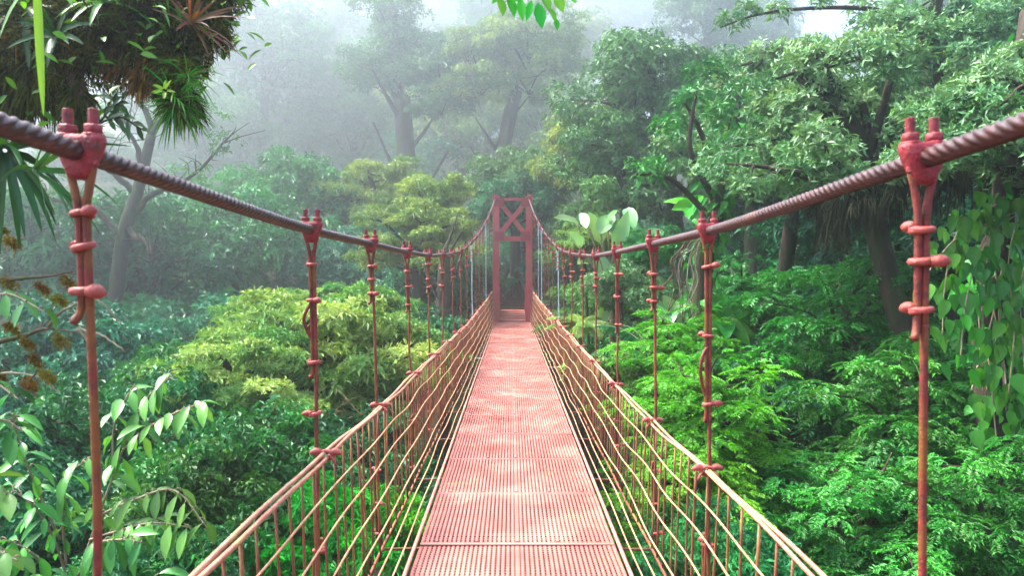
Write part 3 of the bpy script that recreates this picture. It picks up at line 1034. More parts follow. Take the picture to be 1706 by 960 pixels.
for a in [
    ('wide bright yellow-green canopy of leaf rosettes beside the cable side', 545, 600, 12.5, 'ros', 'yellow', .9),
    ('small yellow-green crown of leaf rosettes close to the side wires', 665, 585, 14.0, 'ros', 'yellow', .55),
    ('top tier of the yellow-green canopy, rising just behind the second hanger', 470, 545, 14, 'ros', 'yellow', .5),
    ('top tier of the yellow-green canopy between the second and third hangers', 585, 535, 15, 'ros', 'yellow', .55),
    ('lower yellow-green rosette crown between dark bush and second hanger', 410, 640, 10.8, 'ros', 'yellow', .6),
]:
    tree('rosette_tree', a[0], 'tree', *a[1:6], s=a[6], sz=.95, group=YEL, trunk_r=.1)
SPR = 'trees with layered feathery sprays'
for a in [
    ('bright feathery spray tree right behind the side wires and second hanger', 1170, 700, 9.0, 'spray_b', 'bright', .52),
    ('vivid green feathery sprays just under the knee of the handrail', 1130, 830, 8.0, 'spray_b', 'bright', .42),
    ('bright layered sprays over the vivid ones, behind the third hanger', 1130, 590, 11.5, 'spray_b', 'bright', .46),
    ('dark layered spray tree below the vivid sprays at the lower edge', 1270, 880, 8.5, 'spray_a', 'spray', .42),
    ('large layered spray tree rising beside the nearest hanger', 1400, 570, 11.0, 'spray_a', 'spray', .62),
    ('layered spray tree in front of the large one, crossed by the nearest hanger', 1480, 720, 9.3, 'spray_a', 'spray', .58),
    ('layered spray tree under the vine-hung trunk', 1625, 720, 9.0, 'spray_b', 'spray', .6),
    ('lowest layered spray tree at the frame bottom beside the nearest hanger', 1440, 890, 7.6, 'spray_b', 'spray', .5),
    ('spray tree in the lower frame corner below the vine-hung trunk', 1640, 880, 7.4, 'spray_a', 'spray', .44),
    ('shaded spray tree between large spray tree and vivid sprays', 1290, 690, 11.0, 'spray_a', 'deep', .55),
    ('spray tree behind the forked vine trunk and teal leafy tree', 1240, 520, 13.5, 'spray_b', 'spray', .6),
]:
    tree('spray_tree', a[0], 'tree', *a[1:6], s=a[6], group=SPR, trunk_r=.07)
BSH = 'bushes below the bridge sides'
for a in [
    ('dark glossy small-leaved bush beside the drooping-leaf plant', 400, 770, 8.2, 'bush', 'mid', .92),
    ('dense dark bush in the lower middle between drooping plant and handrail', 300, 830, 7.4, 'bush', 'mid', .75),
    ('bright narrow-leaved bush seen under the handrail between side rods', 520, 900, 7.6, 'bush_lance', 'bright', .8),
    ('small bright narrow-leaved bush close to the deck edge', 620, 880, 8.6, 'bush_lance', 'bright', .65),
    ('deep green bush behind the side rods below the second hanger', 560, 770, 10.0, 'bush', 'deep', 1.1),
    ('low round bush at the frame bottom beneath the drooping plant', 250, 930, 6.4, 'bush', 'mid', .62),
    ('dark bush in the lower corner behind the drooping plant', 60, 850, 7.2, 'bush', 'deep', 1.0),
    ('dim bush behind the pale stems of the drooping plant', 180, 720, 9.0, 'bush', 'deep', 1.15),
    ('fine-leaved green bush behind the pale stem tips and the yellow-green canopy', 255, 660, 11.5, 'bush', 'mid', 1.2),
    ('leafy bush under the deck edge opposite the vivid sprays', 690, 800, 11.5, 'bush', 'deep', 1.1),
    ('bush below the nearest handrail end on the spray side', 1190, 930, 7.2, 'bush_lance', 'spray', .75),
    ('bush behind the side rods below the vivid sprays', 1080, 900, 9.5, 'bush', 'mid', .9),
    ('light yellow-green bush in front of the giant pale leaves', 955, 395, 16.0, 'bush', 'yellow', .5),
    ('ragged pale bush at the root of the giant pale leaves', 1035, 470, 14.6, 'bush', 'pale', .65),
    ('pale bush between giant leaves and vine-wrapped trunk', 1090, 410, 15.2, 'bush', 'spray', .6),
    ('dark bush added as shade beside the path steps, seen through the tower on the yellow-bough side', 792, 455, 33.5, 'bush', 'deep', 1.3),  # added with its twin opposite to shade the path
    ('dark bush added as shade beside the path steps, seen through the tower on the giant-leaf side', 916, 455, 33.5, 'bush', 'deep', 1.3),  # added on this side too, to keep the path dark
    ('olive bush pushing through the side wires near the yellow ferny tuft', 990, 620, 12.5, 'bush', 'yellow', .75),
    ('bush behind the wires halfway to the tower under the giant leaves', 940, 590, 16.5, 'bush', 'mid', 1.1),
]:
    tree('bush', a[0], 'bush', *a[1:6], s=a[6], group=BSH, trunk_r=.035)

# ground cover over the slopes, and the far wood behind everything
rng = np.random.default_rng(77)
mb = MB()
n = 26000
x = rng.uniform(-38, 38, n)
y = np.concatenate([rng.uniform(-2, 34, n // 2), rng.uniform(26, 75, n - n // 2)])
ok = ~((np.abs(x) < 1.3) & (y > 24) & (y < 52))
x, y = x[ok], y[ok]
n = len(x)
P = np.stack([x, y, ground_h(x, y) + rng.uniform(0, 1, n) ** 2 * 1.1], -1)
D = nrm(rng.normal(size=(n, 3)) * [1, 1, .35] + [0, 0, .25])
leaves_lo(mb, P, D, nrm(rng.normal(0, .4, (n, 3)) + ZUP), rng.uniform(.3, .75, n), rng.uniform(.12, .3, n), rng.random(n), .25)
tag(mb.build('undergrowth', L['cover']), kind='stuff')
mb = MB()
nC = 420
x = rng.uniform(-280, 280, nC)
y = rng.uniform(310, 385, nC)
C = np.stack([x, y, ground_h(x, y) + rng.uniform(1, 36, nC)], -1)
clump_leaves(mb, rng, C, rng.uniform(7, 12, nC), 46, 5, 3.0, 1.4, .7)
tag(mb.build('distant_forest', L['hazy']), kind='stuff')

# ------------------------------------------------------------------ hero plants
rng = np.random.default_rng(99)


def px_path(P, n):
    return spline([at(*p) for p in P], n)


def blades(mb, P, D, Ln, W, tint, rng, bend=.5):
    """fine moss blades: thin leaves with one bend"""
    n = len(P)
    D = nrm(D)
    S = nrm(np.cross(D, rng.normal(size=(n, 3))))
    Ln = np.broadcast_to(Ln, (n,))[:, None]
    W = np.broadcast_to(W, (n,))[:, None]
    m = P + D * Ln * .5
    D2 = nrm(D - ZUP * bend)
    t = m + D2 * Ln * .5
    v = np.stack([P - S * W / 2, P + S * W / 2, m + S * W * .4, m - S * W * .4, t], 1).reshape(-1, 3)
    i = np.arange(n)[:, None] * 5
    mb.add(v, [i + np.array([[0, 1, 2, 3]]), i + np.array([[3, 2, 4]])], np.repeat(np.broadcast_to(tint, (n,)), 5), smooth=False)


def moss_on(mb, pts, rad, n, rng, Ln=(.04, .10), hang=.7, W=.007):
    i = rng.integers(0, len(pts), n)
    d = unit(rng, n)
    r = np.broadcast_to(np.asarray(rad, float), (len(pts),))[i]
    P = pts[i] + d * (r * rng.uniform(.5, 1.0, n) ** .5)[:, None]
    wild = .8 if hang < .5 else .35
    lump = .62 + .38 * np.sin(P[:, 0] * 17 + 1) * np.cos(P[:, 2] * 21 + P[:, 1] * 13)
    P = pts[i] + (P - pts[i]) * lump[:, None]
    clump = np.sin(P[:, 0] * 23) * np.sin(P[:, 1] * 19 + 2) * np.sin(P[:, 2] * 27)
    t = np.clip(.35 + clump * .5 + rng.normal(0, .18, n), 0, 1)
    blades(mb, P, d * .9 - ZUP * hang + rng.normal(0, wild, (n, 3)), rng.uniform(*Ln, n), W * rng.uniform(.6, 1.5, n), t, rng)


# mossy limb reaching in at the top corner
def mossy_limb():
    g = float(ground_h(-4.2, 3.6))
    root = empty('mossy_branch', 'thick dark mossy tree limb loaded with epiphytes, above the high cable end', 'tree limb', (-4.3, 3.7, g))
    o = np.array([-4.3, 3.7, g])
    mb = MB()
    p_in = at(-260, 120, 3.6)
    tr = spline([np.array([-4.3, 3.7, g]), np.array([-4.1, 3.75, g * .5]), np.array([-3.9, 3.6, 0.6]), p_in, at(-170, -420, 3.8)], 26) - o
    tube(mb, tr, np.linspace(.30, .14, 26), 10)
    mb.build('trunk', M['bark'], root)
    mb = MB()
    limb = px_path([(-260, 120, 3.6), (-60, 85, 3.4), (90, 62, 3.2), (220, 60, 3.15), (320, 40, 3.2), (370, -60, 3.3)], 40) - o
    tube(mb, limb, np.linspace(.15, .05, 40), 10)
    up = px_path([(160, 60, 3.2), (190, -10, 3.3), (230, -120, 3.5)], 14) - o
    tube(mb, up, np.linspace(.09, .05, 14), 8)
    up2 = px_path([(-20, 80, 3.4), (30, -40, 3.5), (20, -160, 3.6)], 14) - o
    tube(mb, up2, np.linspace(.10, .06, 14), 8)
    side = px_path([(270, 52, 3.15), (290, 120, 3.05), (300, 175, 3.0)], 12) - o
    tube(mb, side, np.linspace(.035, .012, 12), 7)
    mb.build('limb', M['bark'], root)
    mb = MB()
    dn = px_path([(118, 70, 3.18), (124, 120, 3.15), (132, 165, 3.12), (128, 215, 3.12)], 16) - o
    tube(mb, dn, np.array([.055, .05, .047, .042, .038, .036, .036, .034, .032, .03, .028, .026, .022, .018, .014, .01]), 9)
    mb.build('stump', M['bark_pale'], root)
    mb = MB()
    fat = np.interp(np.arange(40), [0, 8, 14, 20, 26, 34, 39], [.30, .33, .30, .24, .20, .16, .10])
    moss_on(mb, limb, fat * 1.35, 34000, rng, (.015, .05), .2, .0055)
    moss_on(mb, limb + np.array([0, 0, .13]), fat * 1.2, 20000, rng, (.02, .055), .1, .0055)
    moss_on(mb, limb, fat * 1.1, 2600, rng, (.06, .13), 1.0)
    moss_on(mb, up, .14, 2500, rng)
    moss_on(mb, up2, .30, 9000, rng, (.015, .05), .2, .006)
    moss_on(mb, side, .10, 2600, rng, (.04, .10), .8)
    moss_on(mb, limb[4:16] - np.array([0, 0, .18]), .16, 3600, rng, (.08, .2), 1.5)
    moss_on(mb, dn[9:], .055, 500, rng, (.05, .14), 1.5)
    mb.build('moss', M['moss'], root)
    mb = MB()
    moss_on(mb, limb[22:34] - np.array([0, 0, .08]), .13, 700, rng, (.05, .12), 1.0)
    moss_on(mb, px_path([(245, 100, 3.02), (240, 135, 3.0)], 8) - o, .035, 420, rng, (.05, .13), 1.6)
    moss_on(mb, limb[8:20], fat[8:20], 900, rng, (.04, .09), .4)
    mb.build('moss_tuft', M['moss_orange'], root)
    mb = MB()
    # small round epiphyte leaves at the free end of the limb
    n = 260
    i = rng.integers(24, 38, n)
    P = limb[i] + rng.normal(0, .10, (n, 3)) - np.array([0, 0, .04])
    leaves_hi(mb, P, unit(rng, n) * [1, 1, .6] - ZUP * .1, ZUP + rng.normal(0, .4, (n, 3)) - np.array([0, .5, 0]), rng.uniform(.04, .085, n), rng.uniform(.022, .04, n), rng.random(n), .3, .15)
    n = 260
    P = limb[rng.integers(0, 26, n)] + rng.normal(0, .2, (n, 3)) * [1, .6, 1] - np.array([0, .16, 0])
    leaves_hi(mb, P, unit(rng, n) * [1, 1, .6], ZUP - np.array([0, .6, 0]) + rng.normal(0, .4, (n, 3)), rng.uniform(.04, .08, n), rng.uniform(.02, .035, n), rng.random(n) * .6, .3, .15)
    mb.build('foliage', L['strap'], root)
    return root


mossy_limb()


def rosette(name, label, cat, px, py, Y, n, Ln, W, key, axis=(0, -.2, 1), elev=(.2, 1.1), droop=(.3, .6), prof='strap', group=None, fold=.18, half=None):
    c = at(px, py, Y)
    root = empty(name, label, cat, c, group)
    ax = nrm(np.array(axis, float))
    _, S, B = frame(ax[None], np.array([[.1, 1, .05]]))
    ph = np.arange(n) * 2.399 + rng.uniform(0, 6)
    if half is not None:
        ph = np.linspace(half[0], half[1], n) + rng.normal(0, .12, n)
    el = rng.uniform(*elev, n)
    D = (np.cos(ph)[:, None] * S + np.sin(ph)[:, None] * B) * np.cos(el)[:, None] + ax * np.sin(el)[:, None]
    for i in range(n):
        mb = MB()
        sc = rng.uniform(.7, 1.15)
        leaves_hi(mb, (D[i] * .01)[None], D[i][None], (ax + rng.normal(0, .15, 3))[None], Ln * sc, W * rng.uniform(.85, 1.15), float(np.clip(rng.normal(.5, .25), 0, 1)), rng.uniform(*droop), fold, prof)
        mb.build('leaf', L[key], root)
    return root


BR = 'epiphytes on the mossy limb'
rosette('bromeliad', 'reddish spiky bromeliad at the tip of the mossy limb', 'bromeliad', 318, 40, 3.0, 22, .20, .014, 'red', (.5, -.4, .5), (.0, 1.2), (.1, .4), group=BR)
rosette('bromeliad', 'green grassy bromeliad spraying thin leaves at the drooping side twig', 'bromeliad', 292, 172, 2.95, 72, .18, .0062, 'strap', (.3, -.45, -.25), (-.3, 1.0), (.3, 1.0), group=BR)
rosette('bromeliad', 'second grassy tuft hanging below the reddish bromeliad', 'bromeliad', 312, 130, 3.0, 44, .14, .006, 'strap', (.6, -.4, -.2), (-.3, 1.0), (.3, 1.0), group=BR)
rosette('bromeliad', 'dark bromeliad at the frame corner over the mossy limb', 'bromeliad', 40, 10, 3.1, 18, .30, .034, 'strap_dark', (.1, -.5, .6), (.0, 1.0), (.3, .7), group=BR)
rosette('bromeliad', 'green bromeliad sitting on the middle of the mossy limb', 'bromeliad', 175, 5, 3.0, 18, .22, .024, 'strap', (.1, -.4, .8), (.0, 1.0), (.3, .7), group=BR)
rosette('bromeliad', 'small lime tuft among the grassy bromeliad leaves', 'bromeliad', 274, 152, 2.85, 7, .045, .014, 'strap_lime', (.3, -1, .5), (.3, 1.0), (.1, .3), group=BR)
rosette('bromeliad', 'spiky green tuft on top of the limb next to the reddish bromeliad', 'bromeliad', 262, 0, 3.05, 20, .2, .012, 'strap', (.2, -.3, .8), (-.2, 1.0), (.1, .5), group=BR)
rosette('bromeliad', 'olive bromeliad half buried in moss over the hanging stump', 'bromeliad', 95, 60, 2.95, 14, .17, .024, 'strap_dark', (0, -.8, .3), (.0, 1.0), (.3, .6), group=BR)
rosette('hanging_fern', 'long dark strap leaves drooping at the frame edge under the high cable end', 'strap fern', 8, 250, 2.9, 22, .44, .030, 'strap_dark', (.2, -.35, -.2), (-.2, .9), (.55, 1.0), group=None)
rosette('hanging_fern', 'fan of dark strap leaves arching behind the nearest clamp', 'strap fern', 55, 285, 2.75, 9, .36, .022, 'strap_dark', (.7, -.2, .1), (.3, 1.2), (.5, .9))


def lime_strap():
    c = at(62, -20, 2.75)
    root = empty('strap_leaf', 'single long lime strap leaf hanging straight from the mossy limb', 'strap leaf', c)
    mb = MB()
    leaves_hi(mb, np.zeros((1, 3)), np.array([[.1, -.1, -1.0]]), np.array([[.25, -1, 0]]), .49, .031, .6, .1, .2, 'strap')
    mb.build('blade', L['strap_lime'], root)
    mb = MB()
    leaves_hi(mb, np.zeros((3, 3)) + [[.0, .02, .04], [.01, 0, .05], [-.02, 0, .02]], np.array([[.8, -.3, -.1], [-.7, -.3, -.25], [-.5, -.2, -.6]]), np.tile([[0, -.6, 1.]], (3, 1)), np.array([.22, .2, .25]), .034, .4, .5, .15, 'strap')
    mb.build('basal_leaf', L['strap'], root)


lime_strap()


def orchid():
    root = empty('orchid_plant', 'small dark leafy orchid sprig drooping beside the nearest clamp', 'orchid', at(165, 205, 2.9))
    o = at(165, 205, 2.9)
    for P in ([(165, 205, 2.9), (185, 180, 2.88), (205, 168, 2.86)], [(165, 205, 2.9), (200, 195, 2.86), (235, 215, 2.84)], [(168, 205, 2.9), (190, 190, 2.9), (188, 160, 2.88)]):
        st = px_path(P, 10) - o
        mb = MB()
        tube(mb, st, .004, 5)
        mb.build('stem', M['bark'], root)
        n = 9
        i = np.linspace(2, 9, n).astype(int)
        sd = np.where(np.arange(n) % 2 == 0, 1, -1)[:, None]
        D = np.gradient(st, axis=0)[i] * 40 + sd * np.array([.5, -.4, .6]) + rng.normal(0, .2, (n, 3))
        mb = MB()
        leaves_hi(mb, st[i], D, np.tile([[0., -1, .4]], (n, 1)), rng.uniform(.05, .09, n), .020, rng.random(n) * .5, .3, .2)
        mb.build('leaf', L['strap_dark'], root)


orchid()


def hung_stem(root, o, P, nodes, Ln, W, key, prof='ell', droop=.5, sr=(.008, .003), t0=.15, down=.55, smat='twig', label=None):
    st = px_path(P, 40) - o
    mb = MB()
    tube(mb, st, np.linspace(sr[0], sr[1], 40), 7)
    # short side twigs
    mb2 = MB()
    T = nrm(np.gradient(st, axis=0))
    for k in range(nodes):
        t = t0 + (1 - t0) * (k + .5) / nodes
        i = min(int(t * 39), 39)
        sd = 1 if k % 2 else -1
        side = nrm(np.cross(T[i], ZUP) * sd + rng.normal(0, .35, 3))
        pet = st[i] + (side * .6 + T[i] * .4 + ZUP * .15) * Ln * .28
        tube(mb, spline([st[i], (st[i] + pet) / 2 + ZUP * .01, pet], 5), .0028, 5)
        D = side * .6 + T[i] * .35 - ZUP * down + rng.normal(0, .18, 3)
        Nw = ZUP * .7 + side * .35 - np.array([0, .45, 0]) + rng.normal(0, .2, 3)
        sc = rng.uniform(.65, 1.15)
        leaves_hi(mb2, pet[None], D[None], Nw[None], Ln * sc, W * sc, float(rng.random()), droop * rng.uniform(.6, 1.3), .22, prof)
    mb.build('stem', M[smat], root)
    mb2.build('foliage', L[key], root)


def drooping_plant():
    g = float(ground_h(-3, 4.4))
    o = np.array([-3.0, 4.3, g])
    root = empty('drooping_shrub', 'tall shrub of large waxy drooping leaves on pale bare stems beside the nearest hanger', 'shrub', o)
    mb = MB()
    tube(mb, spline([np.zeros(3), at(100, 1150, 4.3) - o + np.array([0, 0, -2]), at(120, 990, 4.3) - o], 20), np.linspace(.05, .018, 20), 8)
    mb.build('trunk', M['twig'], root)
    S = [
        ([(120, 990, 4.3), (165, 860, 4.3), (205, 750, 4.25), (245, 665, 4.2), (292, 622, 4.15)], 13),
        ([(205, 750, 4.25), (250, 712, 4.15), (300, 685, 4.05), (338, 672, 4.0)], 12),
        ([(165, 860, 4.3), (220, 835, 4.15), (290, 818, 4.05), (345, 880, 3.95)], 12),
        ([(150, 900, 4.3), (215, 880, 4.1), (262, 872, 4.0), (318, 880, 3.95)], 12),
        ([(120, 990, 4.3), (90, 900, 4.2), (60, 850, 4.05), (20, 815, 4.0)], 11),
        ([(110, 940, 4.25), (105, 850, 4.25), (118, 790, 4.2), (150, 765, 4.2)], 12),
        ([(90, 980, 4.1), (60, 930, 3.9), (20, 905, 3.8), (-30, 900, 3.7)], 12),
        ([(130, 960, 4.2), (160, 910, 4.0), (200, 900, 3.95), (240, 905, 3.9)], 11),
        ([(190, 790, 4.25), (188, 735, 4.25), (196, 690, 4.2), (225, 640, 4.2)], 8),
        ([(100, 1000, 4.0), (40, 980, 3.8), (-10, 965, 3.7)], 9),
        ([(130, 1000, 4.0), (200, 985, 3.9), (260, 965, 3.8)], 9),
        ([(100, 900, 4.3), (55, 800, 4.2), (30, 730, 4.1), (20, 690, 4.0)], 12),
    ]
    for P, k in S:
        hung_stem(root, o, P, int(k * 1.7), .165, .057, 'hero', 'ell', .45)


drooping_plant()


def mossy_twigs():
    o = at(-120, 600, 3.2)
    root = empty('mossy_twig', 'gnarled leafless twigs with orange moss tufts at the frame edge behind the nearest hanger', 'twigs', o)
    S = [[(-120, 600, 3.2), (-20, 575, 3.15), (40, 560, 3.1), (80, 545, 3.05), (130, 548, 3.0)],
         [(-120, 480, 3.3), (-10, 470, 3.2), (50, 462, 3.1), (120, 452, 3.0)],
         [(40, 560, 3.1), (62, 600, 3.05), (40, 640, 3.0)],
         [(80, 545, 3.05), (110, 520, 3.0), (165, 500, 2.95), (205, 540, 2.95)],
         [(130, 548, 3.0), (160, 585, 2.98), (170, 625, 2.95)],
         [(-60, 640, 3.2), (0, 622, 3.1), (60, 625, 3.05), (95, 650, 3.0)],
         [(130, 548, 3.0), (175, 558, 2.97), (200, 580, 2.95)],
         [(-80, 400, 3.1), (0, 405, 3.05), (40, 402, 3.0)]]
    for k, P in enumerate(S):
        st = px_path(P, 24) - o
        st = st + np.cumsum(rng.normal(0, .002, st.shape), 0)
        mb = MB()
        tube(mb, st, np.linspace(.014 if k < 2 else .007, .003, 24), 6)
        mb.build('twig', M['twig'] if k > 2 else M['bark_pale'], root)
    for q in [(20, 545, 3.1), (45, 570, 3.05), (60, 600, 3.05), (100, 565, 3.0), (70, 478, 3.1), (100, 500, 3.0), (0, 625, 3.1), (48, 640, 3.0), (15, 470, 3.15), (20, 403, 3.0), (0, 380, 3.05), (78, 625, 3.0), (115, 470, 3.0)]:
        c = at(*q) - o
        mb = MB()
        line = spline([c + np.array([-.018, 0, .010]), c, c + np.array([.02, 0, -.014])], 5)
        moss_on(mb, line, .022, 230, rng, (.008, .024), .3, .0045)
        moss_on(mb, line, .014, 26, rng, (.03, .075), 1.8, .003)
        mb.build('moss_tuft', M['moss_orange'], root)


mossy_twigs()


def edge_leaves():
    o = at(-160, 760, 3.0)
    root = empty('edge_shrub', 'shrub with pale oval leaves entering at the frame edge below the mossy twigs', 'shrub', o)
    for P, k in [([(-160, 560, 3.1), (-60, 510, 3.0), (10, 490, 2.95), (75, 520, 2.9)], 9),
                 ([(-160, 700, 3.1), (-60, 650, 3.0), (-10, 640, 2.95), (30, 665, 2.9)], 8),
                 ([(-150, 800, 3.0), (-70, 720, 2.95), (0, 700, 2.9), (40, 720, 2.9)], 9),
                 ([(-150, 860, 3.0), (-70, 820, 2.95), (-15, 805, 2.9), (20, 830, 2.9)], 8),
                 ([(-150, 960, 3.0), (-70, 930, 2.9), (-20, 915, 2.85), (30, 935, 2.8)], 9)]:
        hung_stem(root, o, P, k, .12, .055, 'hero', 'ell', .35)


edge_leaves()


def hanging_sprig():
    o = at(880, -150, 2.4)
    root = empty('leaf_sprig', 'bright green leafy sprig dangling from above at the top edge', 'sprig', o)
    for P in ([(880, -150, 2.4), (870, -60, 2.4), (850, -10, 2.4), (836, 10, 2.4)], [(880, -150, 2.4), (890, -50, 2.4), (905, 0, 2.4), (925, 32, 2.38)], [(885, -120, 2.4), (920, -40, 2.4), (945, -8, 2.4), (962, 2, 2.4)], [(875, -100, 2.4), (876, -30, 2.4), (880, 6, 2.4)]):
        st = px_path(P, 14) - o
        mb = MB()
        tube(mb, st, np.linspace(.004, .0018, 14), 5)
        mb.build('stem', M['twig'], root)
    for (px, py, qx, qy, w) in [(832, -6, 838, 26, .034), (846, -8, 858, 28, .036), (866, -6, 872, 34, .03), (886, 0, 876, 34, .026), (896, 4, 904, 47, .04), (916, 12, 925, 36, .028), (926, 30, 929, 50, .02), (925, -12, 940, 20, .036), (945, -14, 962, 4, .02), (840, -20, 818, 4, .03), (905, -14, 918, 18, .03), (866, -20, 852, 4, .03)]:
        a, b = at(px, py, 2.38) - o, at(qx, qy, 2.36) - o
        mb = MB()
        leaves_hi(mb, a[None], (b - a)[None], np.array([[.2, -1, .25]]) + rng.normal(0, .25, (1, 3)), float(np.linalg.norm(b - a)), w, float(rng.random()), .1, .2, 'ell')
        mb.build('leaf', L['bright'], root)


hanging_sprig()


def vine_trunk():
    b = at(1650, 600, 8.2)
    g = float(ground_h(b[0], b[1]))
    o = np.array([b[0], b[1], g])
    root = empty('vine_hung_tree', 'old brown trunk hung with aerial roots by the frame edge', 'tree trunk', o)
    mb = MB()
    P = spline([np.zeros(3), np.array([.1, .05, (b[2] - g) * .5]), at(1655, 720, 8.2) - o, at(1648, 560, 8.2) - o, at(1660, 420, 8.2) - o, at(1690, 250, 8.4) - o, at(1720, 20, 8.8) - o], 40)
    tube(mb, P, np.linspace(.22, .13, 40), 12)
    mb.build('trunk', M['bark'], root)
    for k in range(9):
        mb = MB()
        x0 = 1628 + k * 6 + rng.normal(0, 4)
        pts = px_path([(x0 + rng.normal(0, 5), 430 + rng.uniform(0, 60), 7.86), (x0 + rng.normal(0, 6), 520, 7.98), (x0 + rng.normal(0, 8), 590, 7.98), (x0 + rng.normal(0, 9), 640 + rng.uniform(0, 50), 7.86)], 18) - o
        tube(mb, pts, .010, 6)
        mb.build('aerial_root', M['root'], root)
    mb = MB()
    n = 320
    i = rng.integers(12, 38, n)
    Pp = P[i] + unit(rng, n) * [1, .7, 1] * rng.uniform(.16, .42, (n, 1)) - np.array([0, .12, 0])
    leaves_hi(mb, Pp, unit(rng, n) * [1, 1, .5] - ZUP * .7, ZUP * .4 + rng.normal(0, .3, (n, 3)) - np.array([0, .9, 0]), rng.uniform(.08, .2, n), rng.uniform(.05, .12, n), rng.random(n), .3, .15, 'heart')
    mb.build('foliage', L['spray'], root)
    mb = MB()
    moss_on(mb, P[20:36], .2, 2600, rng, (.05, .14), 1.1, .01)
    mb.build('moss', M['moss'], root)


vine_trunk()


def heart_vine():
    o = at(1640, 430, 7.90)
    root = empty('heart_leaf_vine', 'climbing vine of large heart-shaped green leaves draped over the old trunk', 'vine', o)
    S = [[(1680, 330, 8.00), (1600, 380, 7.80), (1575, 470, 7.75), (1570, 560, 7.70)],
         [(1690, 360, 8.00), (1640, 400, 7.80), (1610, 500, 7.70), (1600, 600, 7.65)],
         [(1700, 340, 7.90), (1680, 440, 7.75), (1690, 540, 7.70), (1680, 660, 7.65)],
         [(1720, 400, 7.90), (1700, 480, 7.75), (1705, 580, 7.70), (1712, 700, 7.65)],
         [(1640, 560, 7.85), (1650, 620, 7.75), (1655, 680, 7.70), (1660, 730, 7.70)],
         [(1655, 300, 7.9), (1650, 380, 7.8), (1645, 450, 7.75), (1660, 540, 7.7)],
         [(1700, 350, 7.90), (1650, 370, 7.75), (1590, 400, 7.70), (1545, 455, 7.70)]]
    for P in S:
        st = px_path(P, 30) - o
        mb = MB()
        tube(mb, st, .007, 6)
        mb.build('stem', M['twig'], root)
        n = 44
        c = st[rng.integers(2, 30, n)] + rng.normal(0, .13, (n, 3)) * [1.2, .5, 1]
        D = np.stack([rng.normal(0, .4, n), -.25 + rng.normal(0, .2, n), -1 + rng.normal(0, .2, n)], -1)
        Nw = np.stack([rng.normal(0, .45, n), np.full(n, -1.), .35 + rng.normal(0, .3, n)], -1)
        sz = rng.uniform(.08, .21, n)
        mb = MB()
        leaves_hi(mb, c, D, Nw, sz, sz * rng.uniform(.62, .78, n), rng.random(n), rng.uniform(.1, .45, n), .16, 'heart')
        mb.build('foliage', L['heart'], root)


heart_vine()


def giant_plant():
    b = at(1020, 470, 15.5)
    g = float(ground_h(b[0], b[1]))
    o = np.array([b[0], b[1], g])
    root = empty('giant_leaf_plant', 'plant with huge pale shining leaves behind the row of hangers', 'plant', o)
    leaf = [  # base px, tip px, width m, tint
        ((1030, 415), (1040, 348), .36, .5), ((1000, 400), (985, 350), .34, .55), ((960, 372), (925, 352), .26, .6),
        ((1075, 440), (1110, 400), .40, .6), ((1015, 470), (992, 412), .36, .6), ((1040, 480), (1055, 430), .42, .7),
        ((1000, 385), (1018, 348), .35, .5), ((965, 410), (950, 380), .3, .7), ((1080, 400), (1100, 370), .36, .35),
        ((1045, 350), (1062, 372), .32, .5), ((985, 440), (962, 420), .34, .5),
        ((1010, 500), (990, 545), .36, .6), ((978, 375), (970, 340), .22, .45), ((1012, 372), (1025, 338), .22, .6), ((1062, 425), (1088, 418), .3, .5), ((1055, 500), (1085, 470), .4, .4)]
    crown = np.array([.0, 0, b[2] - g - .5])
    mb = MB()
    tube(mb, spline([np.zeros(3), crown * .5 + [.1, 0, 0], crown], 14), np.linspace(.11, .07, 14), 9)
    mb.build('stem', M['bark_pale'], root)
    for (a, t, w, ti) in leaf:
        A = at(a[0], a[1], 15.5 + rng.normal(0, .3)) - o
        T = at(t[0], t[1], 15.2 + rng.normal(0, .3)) - o
        mb = MB()
        tube(mb, spline([crown, (crown + A) / 2 + np.array([0, 0, .12]), A], 10), .016, 6)
        h = mb.build('leaf_stalk', M['twig'], root)
        mb = MB()
        leaves_hi(mb, A[None], (T - A)[None], np.array([[rng.normal(0, .3), -.8, .7]]), float(np.linalg.norm(T - A)), w, ti, rng.uniform(.1, .4), rng.uniform(.1, .3), 'giant', rng, .05)
        mb.build('blade', L['giant'], root)


giant_plant()


